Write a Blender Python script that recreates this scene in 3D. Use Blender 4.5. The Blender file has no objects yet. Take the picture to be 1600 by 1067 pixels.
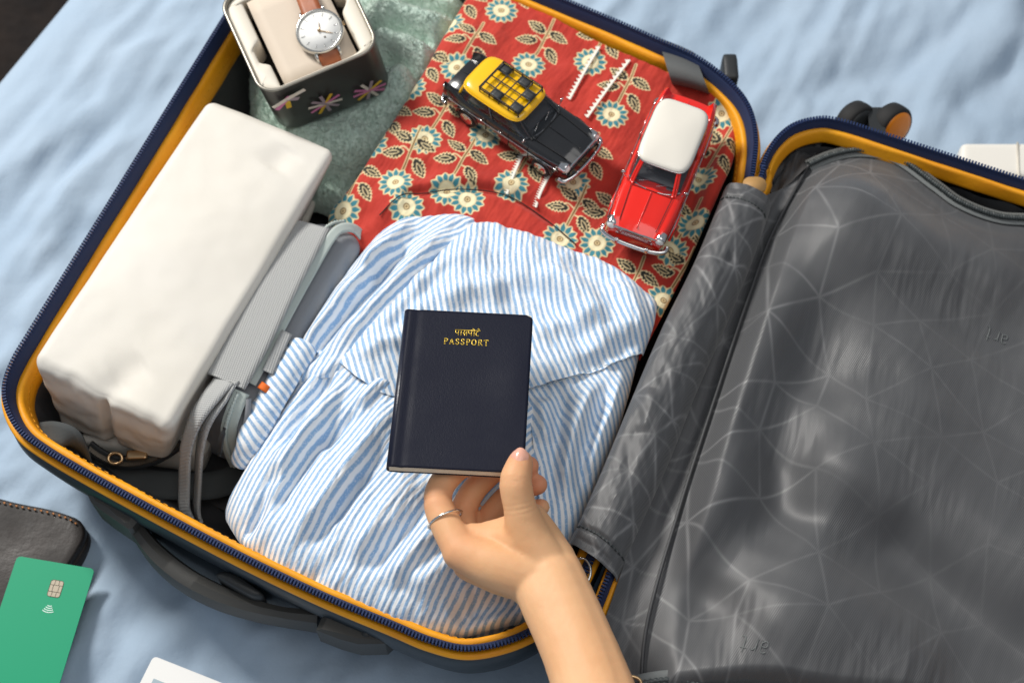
import bpy, math, random
import numpy as np
from mathutils import Vector, Matrix, Euler
D = bpy.data; S = bpy.context.scene; COL = S.collection
rng = np.random.default_rng(7); random.seed(7)

# ------------------------------------------------------------------ camera
CAM_H, TILT, FPX = 1.05, math.radians(27), 2400.0      # metres, radians from straight down, focal length in 1600-px units
cam = D.cameras.new('camera'); cam_o = D.objects.new('camera', cam); COL.objects.link(cam_o)
cam_o.location = (0, 0, CAM_H); cam_o.rotation_euler = (TILT, 0, 0)
cam.sensor_width = 36; cam.lens = FPX / 1600 * 36; cam.clip_start = .02; cam.clip_end = 30
cam.dof.use_dof = True; cam.dof.focus_distance = .985; cam.dof.aperture_fstop = 7.0
S.camera = cam_o
# ------------------------------------------------------------------ light: a bright window up and to the left, soft room light
w = D.worlds.new('World'); S.world = w; w.use_nodes = True
w.node_tree.nodes['Background'].inputs[0].default_value = (.83, .90, 1.0, 1)
w.node_tree.nodes['Background'].inputs[1].default_value = .30
def area(name, loc, target, size, power, col):
    l = D.lights.new(name, 'AREA'); l.shape = 'RECTANGLE'; l.size, l.size_y = size; l.energy = power; l.color = col
    o = D.objects.new(name, l); COL.objects.link(o); o.location = loc
    o.rotation_euler = (Vector(target) - Vector(loc)).to_track_quat('-Z', 'Y').to_euler(); return o
area('window_light', (-1.35, 1.75, 1.75), (0, .5, .1), (.55, .55), 70, (1, .965, .91))
area('ceiling_bounce', (.5, .1, 2.3), (0, .5, .1), (1.6, 1.6), 14, (1, .97, .93))
vs = S.view_settings; vs.view_transform = 'Standard'; vs.look = 'None'; vs.exposure = 0; vs.gamma = 1

# ------------------------------------------------------------------ photo pixel -> point on a horizontal plane
_fw = np.array([0, math.sin(TILT), -math.cos(TILT)]); _up = np.array([0, math.cos(TILT), math.sin(TILT)]); _rt = np.array([1., 0, 0])
_C = np.array([0, 0, CAM_H])
def P(u, v, z):
    d = _fw * FPX + _rt * (u - 800) - _up * (v - 533.5)
    return _C + d * ((z - CAM_H) / d[2])
def PL(pts, z=None):
    return np.array([P(p[0], p[1], p[2] if len(p) > 2 else z) for p in pts])

# ------------------------------------------------------------------ numpy helpers
def spl(pts, n, closed=False):
    """Catmull-Rom through pts, resampled evenly to n points"""
    p = np.asarray(pts, float); m = len(p)
    if m == 2 and not closed:
        t = np.linspace(0, 1, n)[:, None]; return p[0] * (1 - t) + p[1] * t
    out = []
    segs = m if closed else m - 1
    for i in range(segs):
        g = (lambda k: p[k % m]) if closed else (lambda k: p[min(max(k, 0), m - 1)])
        a, b, c, d = g(i - 1), g(i), g(i + 1), g(i + 2)
        t = np.linspace(0, 1, 24, endpoint=False)[:, None]
        out.append(.5 * (2 * b + (c - a) * t + (2 * a - 5 * b + 4 * c - d) * t ** 2 + (3 * b - a - 3 * c + d) * t ** 3))
    q = np.vstack(out + [p[:1] if closed else p[-1:]])
    L = np.r_[0, np.cumsum(np.linalg.norm(np.diff(q, axis=0), axis=1))]
    t = np.linspace(0, L[-1], n, endpoint=not closed)
    return np.stack([np.interp(t, L, q[:, k]) for k in range(q.shape[1])], 1)
def sm(x, a=0., b=1.):
    t = np.clip((x - a) / (b - a), 0, 1); return t * t * (3 - 2 * t)
def perlin(x, y, seed=0):
    r = np.random.default_rng(seed); perm = r.permutation(512); ang = r.random(512) * 2 * np.pi
    gx, gy = np.cos(ang), np.sin(ang)
    xi, yi = np.floor(x).astype(int), np.floor(y).astype(int); xf, yf = x - xi, y - yi
    def g(i, j):
        h = perm[(perm[i & 511] + j) & 511]; return gx[h], gy[h]
    u = xf * xf * xf * (xf * (xf * 6 - 15) + 10); v = yf * yf * yf * (yf * (yf * 6 - 15) + 10)
    def dt(i, j, dx, dy):
        a, b = g(xi + i, yi + j); return a * dx + b * dy
    n00, n10, n01, n11 = dt(0, 0, xf, yf), dt(1, 0, xf - 1, yf), dt(0, 1, xf, yf - 1), dt(1, 1, xf - 1, yf - 1)
    return (n00 * (1 - u) + n10 * u) * (1 - v) + (n01 * (1 - u) + n11 * u) * v
def fbm(x, y, seed=0, o=4):
    s = 0; a = 1
    for k in range(o):
        s = s + a * perlin(x * 2 ** k, y * 2 ** k, seed + k); a *= .5
    return s
def streak(x, y, ang, s_along, s_across, seed=0, o=3, warp=.4):
    """noise stretched along direction ang (radians): cloth creases"""
    c, s = math.cos(ang), math.sin(ang)
    a, b = (x * c + y * s), (-x * s + y * c)
    b = b + warp * s_across * perlin(x / (s_across * 4), y / (s_across * 4), seed + 50)
    return fbm(a / s_along, b / s_across, seed, o)
def seg_dist(x, y, poly):
    """distance to a polyline and fraction along it"""
    best = np.full(x.shape, 1e9); tt = np.zeros(x.shape); side = np.zeros(x.shape)
    L = np.r_[0, np.cumsum(np.linalg.norm(np.diff(poly[:, :2], axis=0), axis=1))]
    for i in range(len(poly) - 1):
        ax, ay = poly[i][:2]; bx, by = poly[i + 1][:2]; dx, dy = bx - ax, by - ay; l2 = dx * dx + dy * dy + 1e-12
        t = np.clip(((x - ax) * dx + (y - ay) * dy) / l2, 0, 1)
        d = np.hypot(x - ax - t * dx, y - ay - t * dy); m = d < best
        best = np.where(m, d, best); tt = np.where(m, (L[i] + t * math.sqrt(l2)) / L[-1], tt)
        side = np.where(m, np.sign(dx * (y - ay) - dy * (x - ax)), side)
    return best, tt, side
def folds(x, y, lst, z):
    """ridges (amp > 0) and creases (amp < 0): (pixel polyline, amp, width)"""
    h = np.zeros_like(x)
    for pts, amp, wd in lst:
        d, t, s = seg_dist(x, y, spl(PL(pts, z), 24))
        h += amp * np.exp(-(d / wd) ** 2) * sm(t, -.02, .22) * sm(1 - t, -.02, .22)
    return h
def blur(h, n):
    for _ in range(n):
        p = np.pad(h, 1, mode='edge'); h = (p[:-2, 1:-1] + p[2:, 1:-1] + p[1:-1, :-2] + p[1:-1, 2:] + 2 * h) / 6
    return h
def coons(bot, top, left, right, nu, nv):
    b, t, l, r = spl(bot, nu), spl(top, nu), spl(left, nv), spl(right, nv)
    s = np.linspace(0, 1, nu)[None, :, None]; q = np.linspace(0, 1, nv)[:, None, None]
    lc = b[None] * (1 - q) + t[None] * q; rc = l[:, None] * (1 - s) + r[:, None] * s
    bl = b[0] * (1 - s) * (1 - q) + b[-1] * s * (1 - q) + t[0] * (1 - s) * q + t[-1] * s * q
    return lc + rc - bl
def edge_dist(G):
    """rough distance of each grid point to the four borders"""
    nv, nu = G.shape[:2]
    row = np.cumsum(np.r_[np.zeros((1, nu)), np.linalg.norm(np.diff(G, axis=0), axis=2)], axis=0)
    col = np.cumsum(np.c_[np.zeros((nv, 1)), np.linalg.norm(np.diff(G, axis=1), axis=2)], axis=1)
    return row, row[-1:] - row, col, col[:, -1:] - col      # bottom, top, left, right
def rnd(e, wd):
    """quarter-round profile 0 at the border .. 1 inside"""
    q = 1 - np.clip(e / wd, 0, 1); return np.sqrt(np.clip(1 - q * q, 0, 1))

# ------------------------------------------------------------------ objects
ORG = {}
def raw(name, V, F, mat=None, smooth=True, attrs=None, cols=None):
    V = np.asarray(V, np.float32).reshape(-1, 3)
    me = D.meshes.new(name)
    if isinstance(F, np.ndarray) and F.ndim == 2:
        k = F.shape[1]; n = len(F)
        me.vertices.add(len(V)); me.vertices.foreach_set('co', V.ravel())
        me.loops.add(n * k); me.loops.foreach_set('vertex_index', F.astype(np.int32).ravel())
        me.polygons.add(n); me.polygons.foreach_set('loop_start', np.arange(0, n * k, k, dtype=np.int32))
        me.polygons.foreach_set('loop_total', np.full(n, k, np.int32))
        me.update(calc_edges=True); me.validate()
    else:
        me.from_pydata([tuple(map(float, v)) for v in V], [], [tuple(map(int, f)) for f in F]); me.update()
    me.polygons.foreach_set('use_smooth', np.full(len(me.polygons), smooth))
    for k, a in (attrs or {}).items():
        at = me.attributes.new(k, 'FLOAT', 'POINT'); at.data.foreach_set('value', np.asarray(a, np.float32).ravel())
    if cols is not None:
        at = me.color_attributes.new('Col', 'FLOAT_COLOR', 'POINT'); at.data.foreach_set('color', np.asarray(cols, np.float32).ravel())
    if mat: me.materials.append(mat)
    return me
def link(name, me, parent=None):
    o = D.objects.new(name, me); COL.objects.link(o)
    if parent: o.parent = parent
    return o
def mk(name, V, F, mat, parent=None, smooth=True, attrs=None, cols=None, kind=None, local=False, sharp=None):
    """one mesh object; V in world coordinates, moved into its thing's frame"""
    V = np.asarray(V, float).reshape(-1, 3)
    org = np.zeros(3)
    if parent is not None and not local: org = ORG.get(parent.name, org)
    o = link(name, raw(name, V - org, F, mat, smooth, attrs, cols), parent); ORG[o.name] = org
    if kind: o['kind'] = kind
    if sharp: sharpen(o, sharp)
    return o
def sharpen(o, deg):
    me = o.data; me.set_sharp_from_angle(angle=math.radians(deg))
def thing(name, label, cat, loc=(0, 0, 0), group=None, rot=None):
    o = D.objects.new(name, None); COL.objects.link(o); o.empty_display_size = .02; o.location = loc
    if rot: o.rotation_euler = rot
    o['label'] = label; o['category'] = cat
    if group: o['group'] = group
    ORG[o.name] = np.array(loc, float); return o
def tag(o, label, cat, group=None):
    o['label'] = label; o['category'] = cat
    if group: o['group'] = group
    return o
def gridF(nv, nu, wrap_u=False, wrap_v=False):
    i = np.arange(nv if wrap_v else nv - 1)[:, None]; j = np.arange(nu if wrap_u else nu - 1)[None, :]
    i2, j2 = (i + 1) % nv, (j + 1) % nu
    return np.stack([i * nu + j, i * nu + j2, i2 * nu + j2, i2 * nu + j], -1).reshape(-1, 4)
def grid_obj(name, G, mat, parent=None, **k):
    return mk(name, G.reshape(-1, 3), gridF(*G.shape[:2]), mat, parent, **k)
class MB:
    """collects shapes for ONE mesh"""
    def __init__(s): s.V = []; s.F = []; s.n = 0
    def add(s, V, F):
        V = np.asarray(V, float).reshape(-1, 3); s.V.append(V); s.F += [tuple(int(i) + s.n for i in f) for f in F]; s.n += len(V); return s
    def box(s, c, size, M=None):
        v = np.array([[x, y, z] for z in (-.5, .5) for y in (-.5, .5) for x in (-.5, .5)]) * np.asarray(size)
        if M is not None: v = v @ np.asarray(M).T
        return s.add(v + np.asarray(c), [(0, 2, 3, 1), (4, 5, 7, 6), (0, 1, 5, 4), (2, 6, 7, 3), (0, 4, 6, 2), (1, 3, 7, 5)])
    def tube(s, path, r, n=10, cap=True, closed=False, flat=1.0, up=None):
        V, F = tube(path, r, n, cap, closed, flat, up); return s.add(V, F)
    def lathe(s, prof, c=(0, 0, 0), M=None, n=32, cap=False):
        a = np.linspace(0, 2 * np.pi, n, endpoint=False); pr = np.asarray(prof)
        V = np.stack([pr[:, None, 0] * np.cos(a), pr[:, None, 0] * np.sin(a), np.repeat(pr[:, None, 1], n, 1)], -1).reshape(-1, 3)
        if M is not None: V = V @ np.asarray(M).T
        F = [tuple(f) for f in gridF(len(pr), n, wrap_u=True)]
        if cap and pr[-1, 0] > 1e-6: F.append(tuple((len(pr) - 1) * n + k for k in range(n)))
        if cap and pr[0, 0] > 1e-6: F.append(tuple(reversed(range(n))))
        return s.add(V + np.asarray(c), F)
    def prism(s, poly, z0, z1, tf=None):
        p = np.asarray(poly, float); n = len(p)
        V = np.r_[np.c_[p, np.full(n, z0)], np.c_[p, np.full(n, z1)]]
        if tf is not None: V = np.array([tf(*v) for v in V])
        return s.add(V, [tuple(reversed(range(n))), tuple(range(n, 2 * n))] + [(i, (i + 1) % n, n + (i + 1) % n, n + i) for i in range(n)])
    def build(s, name, mat, parent=None, **k): return mk(name, np.vstack(s.V), s.F, mat, parent, **k)
def frames(path, closed=False, up=None):
    p = np.asarray(path, float)
    t = (np.roll(p, -1, 0) - np.roll(p, 1, 0)) if closed else np.gradient(p, axis=0)
    t /= np.linalg.norm(t, axis=1)[:, None] + 1e-12
    if up is not None:
        u = np.repeat(np.asarray(up, float)[None], len(p), 0); b = np.cross(t, u); b /= np.linalg.norm(b, axis=1)[:, None] + 1e-9
        return t, b, np.cross(b, t)
    nrm = np.zeros_like(p); a = np.array([0, 0, 1.]) if abs(t[0, 2]) < .9 else np.array([1., 0, 0])
    for i in range(len(p)):
        a = a - t[i] * (a @ t[i]); a /= np.linalg.norm(a) + 1e-12; nrm[i] = a
    return t, np.cross(t, nrm), nrm
def tube(path, r, n=10, cap=True, closed=False, flat=1.0, up=None):
    p = np.asarray(path, float); m = len(p); r = np.broadcast_to(np.asarray(r, float), (m,))
    t, b, nn = frames(p, closed, up); a = np.linspace(0, 2 * np.pi, n, endpoint=False)
    V = p[:, None] + r[:, None, None] * (np.cos(a)[None, :, None] * b[:, None] + flat * np.sin(a)[None, :, None] * nn[:, None])
    F = [tuple(f) for f in gridF(m, n, wrap_u=True, wrap_v=closed)]
    if cap and not closed: F += [tuple(range(n)), tuple(reversed(range((m - 1) * n, m * n)))]
    return V.reshape(-1, 3), F
def ribbon(path, width, thick, nrm, closed=False, rows=5):
    """flat band with thickness along path; nrm = surface normals (one or per point)"""
    p = np.asarray(path, float); m = len(p); t, _, _ = frames(p, closed)
    nn = np.broadcast_to(np.asarray(nrm, float), p.shape); b = np.cross(t, nn); b /= np.linalg.norm(b, axis=1)[:, None] + 1e-9
    n2 = np.cross(b, t); width = np.broadcast_to(np.asarray(width, float), (m,))
    prof = [(x, 1) for x in np.linspace(-.5, .5, rows)] + [(x, 0) for x in np.linspace(.5, -.5, rows)]
    V = np.stack([p + b * (width * x)[:, None] + n2 * (thick * h) for x, h in prof], 1)
    k = len(prof); F = [tuple(f) for f in gridF(m, k, wrap_u=True, wrap_v=closed)]
    if not closed: F += [tuple(range(k)), tuple(reversed(range((m - 1) * k, m * k)))]
    return V.reshape(-1, 3), F
def soft_box(c8, n=(24, 24, 16), r=.12, bulge=(.0, .0, .0)):
    """rounded, slightly stuffed box warped to 8 corners: bottom BL BR TR TL then top; r relative radius, bulge per axis in m"""
    c8 = np.asarray(c8, float); faces = []
    size = np.array([np.linalg.norm(c8[5] - c8[4]), np.linalg.norm(c8[7] - c8[4]), np.linalg.norm(c8[4] - c8[0])])
    half = size / 2; R = r if np.ndim(r) else np.full(3, r)
    rad = min(half) * np.min(R) * 2
    Vs = []; Fs = []; off = 0
    for ax in range(3):
        a1, a2 = [k for k in range(3) if k != ax]
        for sg in (-1, 1):
            g1, g2 = np.meshgrid(np.linspace(-1, 1, n[a1]), np.linspace(-1, 1, n[a2]))
            p = np.zeros(g1.shape + (3,)); p[..., a1] = np.sin(g1 * np.pi / 2) * .35 + g1 * .65; p[..., a2] = np.sin(g2 * np.pi / 2) * .35 + g2 * .65; p[..., ax] = sg
            q = p * half; inner = np.clip(q, -(half - rad), half - rad); d = q - inner
            L = np.linalg.norm(d, axis=-1, keepdims=True) + 1e-12; q = inner + d / L * rad
            for k in range(3):
                o1, o2 = [j for j in range(3) if j != k]
                q[..., k] += np.sign(q[..., k]) * sm(np.abs(q[..., k]) / half[k], .2, 1) * bulge[k] * (1 - (p[..., o1]) ** 2) * (1 - (p[..., o2]) ** 2)
            u = q / half * .5 + .5; x, y, z = u[..., 0:1], u[..., 1:2], u[..., 2:3]
            Wp = ((c8[0] * (1 - x) + c8[1] * x) * (1 - y) + (c8[3] * (1 - x) + c8[2] * x) * y) * (1 - z) + \
                 ((c8[4] * (1 - x) + c8[5] * x) * (1 - y) + (c8[7] * (1 - x) + c8[6] * x) * y) * z
            f = gridF(*g1.shape)
            flip = (sg > 0) == (ax == 1)
            if flip: f = f[:, ::-1]
            Vs.append(Wp.reshape(-1, 3)); Fs.append(f + off); off += g1.size
    V = np.vstack(Vs); F = np.vstack(Fs)
    key = np.round(V / 2e-6).astype(np.int64); _, idx, inv = np.unique(key, axis=0, return_index=True, return_inverse=True)
    return V[idx], inv.reshape(-1)[F]
def rrect(w, h, r, n=8):
    pts = []
    for cx, cy, a0 in ((w / 2 - r, h / 2 - r, 0), (-w / 2 + r, h / 2 - r, 90), (-w / 2 + r, -h / 2 + r, 180), (w / 2 - r, -h / 2 + r, 270)):
        for k in range(n + 1):
            a = math.radians(a0 + 90 * k / n); pts.append((cx + r * math.cos(a), cy + r * math.sin(a)))
    return np.array(pts)

# ------------------------------------------------------------------ materials
def lin(c):
    if isinstance(c, str): c = [int(c[i:i + 2], 16) / 255 for i in (1, 3, 5)]
    return tuple((x / 12.92 if x <= .04045 else ((x + .055) / 1.055) ** 2.4) for x in c) + (1,)
def mat(name, col, rough=.6, metal=0., bump=(), var=None, sheen=0., coat=0., spec=.5, sss=0., wave=None, alpha=1., rvar=None, aniso=0):
    """principled; bump = [(noise scale, distance)], var = (second colour, noise scale, contrast), wave = [(scale, angle, distance)] woven threads"""
    m = D.materials.new(name); m.use_nodes = True; nt = m.node_tree; N = nt.nodes; Lk = nt.links; b = N['Principled BSDF']
    b.inputs['Base Color'].default_value = lin(col); b.inputs['Roughness'].default_value = rough; b.inputs['Metallic'].default_value = metal
    b.inputs['Specular IOR Level'].default_value = spec; b.inputs['Alpha'].default_value = alpha
    if sheen: b.inputs['Sheen Weight'].default_value = sheen; b.inputs['Sheen Roughness'].default_value = .45
    if coat: b.inputs['Coat Weight'].default_value = coat; b.inputs['Coat Roughness'].default_value = .06
    if sss:
        b.inputs['Subsurface Weight'].default_value = sss; b.inputs['Subsurface Radius'].default_value = (1, .35, .2); b.inputs['Subsurface Scale'].default_value = .004
    tc = N.new('ShaderNodeTexCoord')
    def noise(sc, det=4, ro=.55):
        t = N.new('ShaderNodeTexNoise'); t.inputs['Scale'].default_value = sc; t.inputs['Detail'].default_value = det; t.inputs['Roughness'].default_value = ro
        Lk.new(tc.outputs['Object'], t.inputs['Vector']); return t.outputs['Fac']
    if var:
        c2, sc, con = var; mr = N.new('ShaderNodeMapRange'); mr.inputs['From Min'].default_value = .5 - con; mr.inputs['From Max'].default_value = .5 + con
        Lk.new(noise(sc, 6), mr.inputs['Value']); mx = N.new('ShaderNodeMix'); mx.data_type = 'RGBA'
        mx.inputs['A'].default_value = lin(col); mx.inputs['B'].default_value = lin(c2)
        Lk.new(mr.outputs['Result'], mx.inputs['Factor']); Lk.new(mx.outputs['Result'], b.inputs['Base Color'])
    if rvar:
        mr = N.new('ShaderNodeMapRange'); mr.inputs['From Min'].default_value = .3; mr.inputs['From Max'].default_value = .7
        mr.inputs['To Min'].default_value = rough - rvar[0]; mr.inputs['To Max'].default_value = rough + rvar[0]
        Lk.new(noise(rvar[1], 5), mr.inputs['Value']); Lk.new(mr.outputs['Result'], b.inputs['Roughness'])
    last = None; BF = .35
    def add_bump(h, dist):
        nonlocal last
        bp = N.new('ShaderNodeBump'); bp.inputs['Strength'].default_value = 1; bp.inputs['Distance'].default_value = dist * BF
        Lk.new(h, bp.inputs['Height'])
        if last: Lk.new(last, bp.inputs['Normal'])
        last = bp.outputs['Normal']
    BF = .35
    for sc, dist in bump: add_bump(noise(sc), dist)
    BF = .14
    for sc, ang, dist in (wave or ()):
        mp = N.new('ShaderNodeMapping'); mp.inputs['Rotation'].default_value = (0, 0, math.radians(ang)); Lk.new(tc.outputs['Object'], mp.inputs['Vector'])
        wv = N.new('ShaderNodeTexWave'); wv.inputs['Scale'].default_value = sc; wv.inputs['Distortion'].default_value = .6; wv.inputs['Detail'].default_value = 1
        Lk.new(mp.outputs['Vector'], wv.inputs['Vector']); add_bump(wv.outputs['Fac'], dist)
    if last: Lk.new(last, b.inputs['Normal'])
    m['n'] = 0; del m['n']
    return m
def with_vcol(m):
    """take the base colour from the printed cloth's colour attribute"""
    nt = m.node_tree; a = nt.nodes.new('ShaderNodeAttribute'); a.attribute_name = 'Col'
    nt.links.new(a.outputs['Color'], nt.nodes['Principled BSDF'].inputs['Base Color']); return m
def stripes(name, c1, c2, period, duty=.5):
    m = mat(name, c1, .85, bump=[(900, .0004), (260, .0008)], sheen=.25); nt = m.node_tree; N = nt.nodes; L = nt.links
    a = N.new('ShaderNodeAttribute'); a.attribute_name = 'st'
    tc = N.new('ShaderNodeTexCoord'); no = N.new('ShaderNodeTexNoise'); no.inputs['Scale'].default_value = 160; L.new(tc.outputs['Object'], no.inputs['Vector'])
    jit = N.new('ShaderNodeMath'); jit.operation = 'MULTIPLY_ADD'; L.new(no.outputs['Fac'], jit.inputs[0]); jit.inputs[1].default_value = .0013; L.new(a.outputs['Fac'], jit.inputs[2])
    mu = N.new('ShaderNodeMath'); mu.operation = 'MULTIPLY'; mu.inputs[1].default_value = 2 * math.pi / period; L.new(jit.outputs[0], mu.inputs[0])
    si = N.new('ShaderNodeMath'); si.operation = 'SINE'; L.new(mu.outputs[0], si.inputs[0])
    mr = N.new('ShaderNodeMapRange'); mr.inputs['From Min'].default_value = -.45 + (duty - .5); mr.inputs['From Max'].default_value = .45 + (duty - .5); L.new(si.outputs[0], mr.inputs['Value'])
    mx = N.new('ShaderNodeMix'); mx.data_type = 'RGBA'; mx.inputs['A'].default_value = lin(c1); mx.inputs['B'].default_value = lin(c2)
    L.new(mr.outputs['Result'], mx.inputs['Factor'])
    no2 = N.new('ShaderNodeTexNoise'); no2.inputs['Scale'].default_value = 700; no2.inputs['Detail'].default_value = 3; L.new(tc.outputs['Object'], no2.inputs['Vector'])
    m2 = N.new('ShaderNodeMix'); m2.data_type = 'RGBA'; m2.inputs['B'].default_value = lin(c1); L.new(mx.outputs['Result'], m2.inputs['A'])
    r2 = N.new('ShaderNodeMapRange'); r2.inputs['From Min'].default_value = .5; r2.inputs['From Max'].default_value = .8; r2.inputs['To Max'].default_value = .55; L.new(no2.outputs['Fac'], r2.inputs['Value'])
    L.new(r2.outputs['Result'], m2.inputs['Factor']); L.new(m2.outputs['Result'], N['Principled BSDF'].inputs['Base Color'])
    return m
def lining_mat(name, col, linecol):
    m = mat(name, col, .5, bump=[(60, .0004)], wave=[(260, 35, .0007)], spec=.55, sheen=.2); nt = m.node_tree; N = nt.nodes; L = nt.links
    a = N.new('ShaderNodeAttribute'); a.attribute_name = 'ln'; b = N['Principled BSDF']
    mx = N.new('ShaderNodeMix'); mx.data_type = 'RGBA'; mx.inputs['A'].default_value = lin(col); mx.inputs['B'].default_value = lin(linecol)
    L.new(a.outputs['Fac'], mx.inputs['Factor']); L.new(mx.outputs['Result'], b.inputs['Base Color'])
    mr = N.new('ShaderNodeMapRange'); mr.inputs['To Min'].default_value = .47; mr.inputs['To Max'].default_value = .30; L.new(a.outputs['Fac'], mr.inputs['Value']); L.new(mr.outputs['Result'], b.inputs['Roughness'])
    return m
M = dict(
    sheet=mat('sheet_cotton', '#9cb0c4', .9, bump=[(40, .004), (700, .0003)], sheen=.1, var=('#a5b7c9', 9, .2)),
    rug=mat('dark_rug', '#2b211b', 1, bump=[(60, .02)], var=('#161110', 14, .2)),
    shell=mat('shell_plastic', '#222c34', .45, bump=[(900, .0002)]),
    black=mat('black_plastic', '#26292b', .5, bump=[(1500, .0002)]),
    grip=mat('handle_plastic', '#3a3a38', .55, bump=[(1800, .0003)]),
    yellow=mat('yellow_band', '#f2a60a', .55, bump=[(300, .0006), (45, .0012)], wave=[(300, 60, .0002)], var=('#e8970a', 30, .15)),
    navy=mat('navy_tape', '#182a50', .8, wave=[(500, 0, .0002), (500, 90, .0002)]),
    teeth=mat('navy_teeth', '#1f3057', .6, spec=.3),
    stitch=mat('yellow_thread', '#d99a1a', .8),
    lining=mat('dark_lining', '#3a3b3d', .55, bump=[(45, .003)], wave=[(420, 35, .00015)]),
    lidfab=lining_mat('lid_lining', '#4f5052', '#a5a5a6'),
    greytape=mat('grey_tape', '#6b6f6f', .7, wave=[(450, 20, .0003)]),
    greyteeth=mat('grey_teeth', '#3f4546', .4),
    strap=mat('grey_strap', '#5a5c5c', .8, wave=[(380, 10, .0004), (380, 100, .0004)]),
    darkstrap=mat('dark_webbing', '#3d4142', .8, wave=[(380, 10, .0005), (380, 100, .0005)]),
    steel=mat('steel', '#c9c9c6', .22, 1), gold=mat('pale_gold', '#cfae84', .28, 1), orange=mat('orange_plastic', '#f08a06', .4),
    pouch=mat('white_leatherette', '#dedad2', .55, bump=[(14, .002)], wave=[(520, 25, .0003), (520, 115, .0003)], var=('#d8d3c8', 8, .2)),
    org=mat('grey_nylon', '#a9aaa9', .8, wave=[(200, 15, .0014), (200, 105, .0014)]),
    orgdark=mat('slate_nylon', '#83868b', .75, wave=[(330, 30, .0003), (330, 120, .0003)], bump=[(20, .002)]),
    orgtape=mat('pale_green_tape', '#b3bdb8', .75, wave=[(420, 30, .0003)]),
    towel=mat('green_terry', '#c6d8cd', 1, bump=[(420, .004), (150, .006)], var=('#b3c9bd', 160, .2), sheen=.5),
    tin=mat('dark_tin', '#33322f', .38, bump=[(1200, .0001)], coat=.15, rvar=(.06, 30)), tinrim=mat('tin_rim', '#9a958a', .35, .6),
    cream=mat('cream_tray', '#ddd6c8', .6, bump=[(700, .0001)]), card=mat('cream_card', '#cdbfae', .7, bump=[(900, .00015)]),
    slot=mat('dark_slot', '#1c1a17', .9),
    dial=mat('dial', '#f1f1ee', .4, coat=.6), leather=mat('tan_leather', '#a5603a', .5, bump=[(220, .0006)], var=('#8d4c2c', 90, .2)),
    print_y=mat('print_yellow', '#e3b92c', .45), print_p=mat('print_pink', '#d679a6', .45), print_c=mat('print_cream', '#e3d8c8', .45), print_m=mat('print_mauve', '#a7949b', .45),
    cover=mat('passport_cover', '#0c1022', .58, spec=.22, bump=[(1300, .0005), (500, .0003)], rvar=(.08, 40)), pages=mat('passport_pages', '#e6dac4', .8, wave=[(900, 0, .0001)]),
    spine=mat('passport_spine', '#10152a', .36, spec=.5, bump=[(900, .0004)]), foil=mat('gold_foil', '#d9b84a', .35, .6),
    redpaint=mat('red_paint', '#e62010', .22, coat=.8), blackpaint=mat('black_paint', '#16171a', .22, coat=.8),
    yellowpaint=mat('yellow_paint', '#f6bd05', .25, coat=.7), whitepaint=mat('white_roof', '#e3ded3', .4, coat=.2),
    chrome=mat('chrome', '#d6d6d6', .12, 1), glass=mat('dark_glass', '#20242a', .08, alpha=.45, coat=.5), rubber=mat('rubber', '#1a1a1b', .75),
    interior=mat('interior_grey', '#62646a', .6), lampred=mat('tail_lamp', '#a81a12', .3), lampglass=mat('lamp_glass', '#e8e8e4', .12, coat=.6),
    wallet=mat('brown_leather', '#2e2622', .55, bump=[(240, .0008), (40, .0018)], var=('#191513', 18, .22), rvar=(.12, 24)), thread=mat('tan_thread', '#b97d4c', .8),
    green=mat('green_card', '#0b976d', .5, spec=.3), chip=mat('chip', '#9d9382', .35, .5), chipline=mat('chip_line', '#4a4135', .6), mark=mat('card_mark', '#d8ece4', .5),
    whitecard=mat('white_card', '#e9e9e7', .4), cardgrey=mat('card_print', '#9fb2bb', .5), ivory=mat('ivory_plastic', '#ece8df', .45),
    skin=None, nail=mat('nail', '#e2a892', .28, coat=.3), silver=mat('silver', '#d9d9d6', .18, 1),
    lace=mat('white_lace', '#efe9dd', .85), cord=mat('dark_cord', '#2a1512', .8), tanbit=mat('tan_leather_bit', '#b28a55', .6), orangetag=mat('orange_tag', '#f0701a', .6),
)
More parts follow.
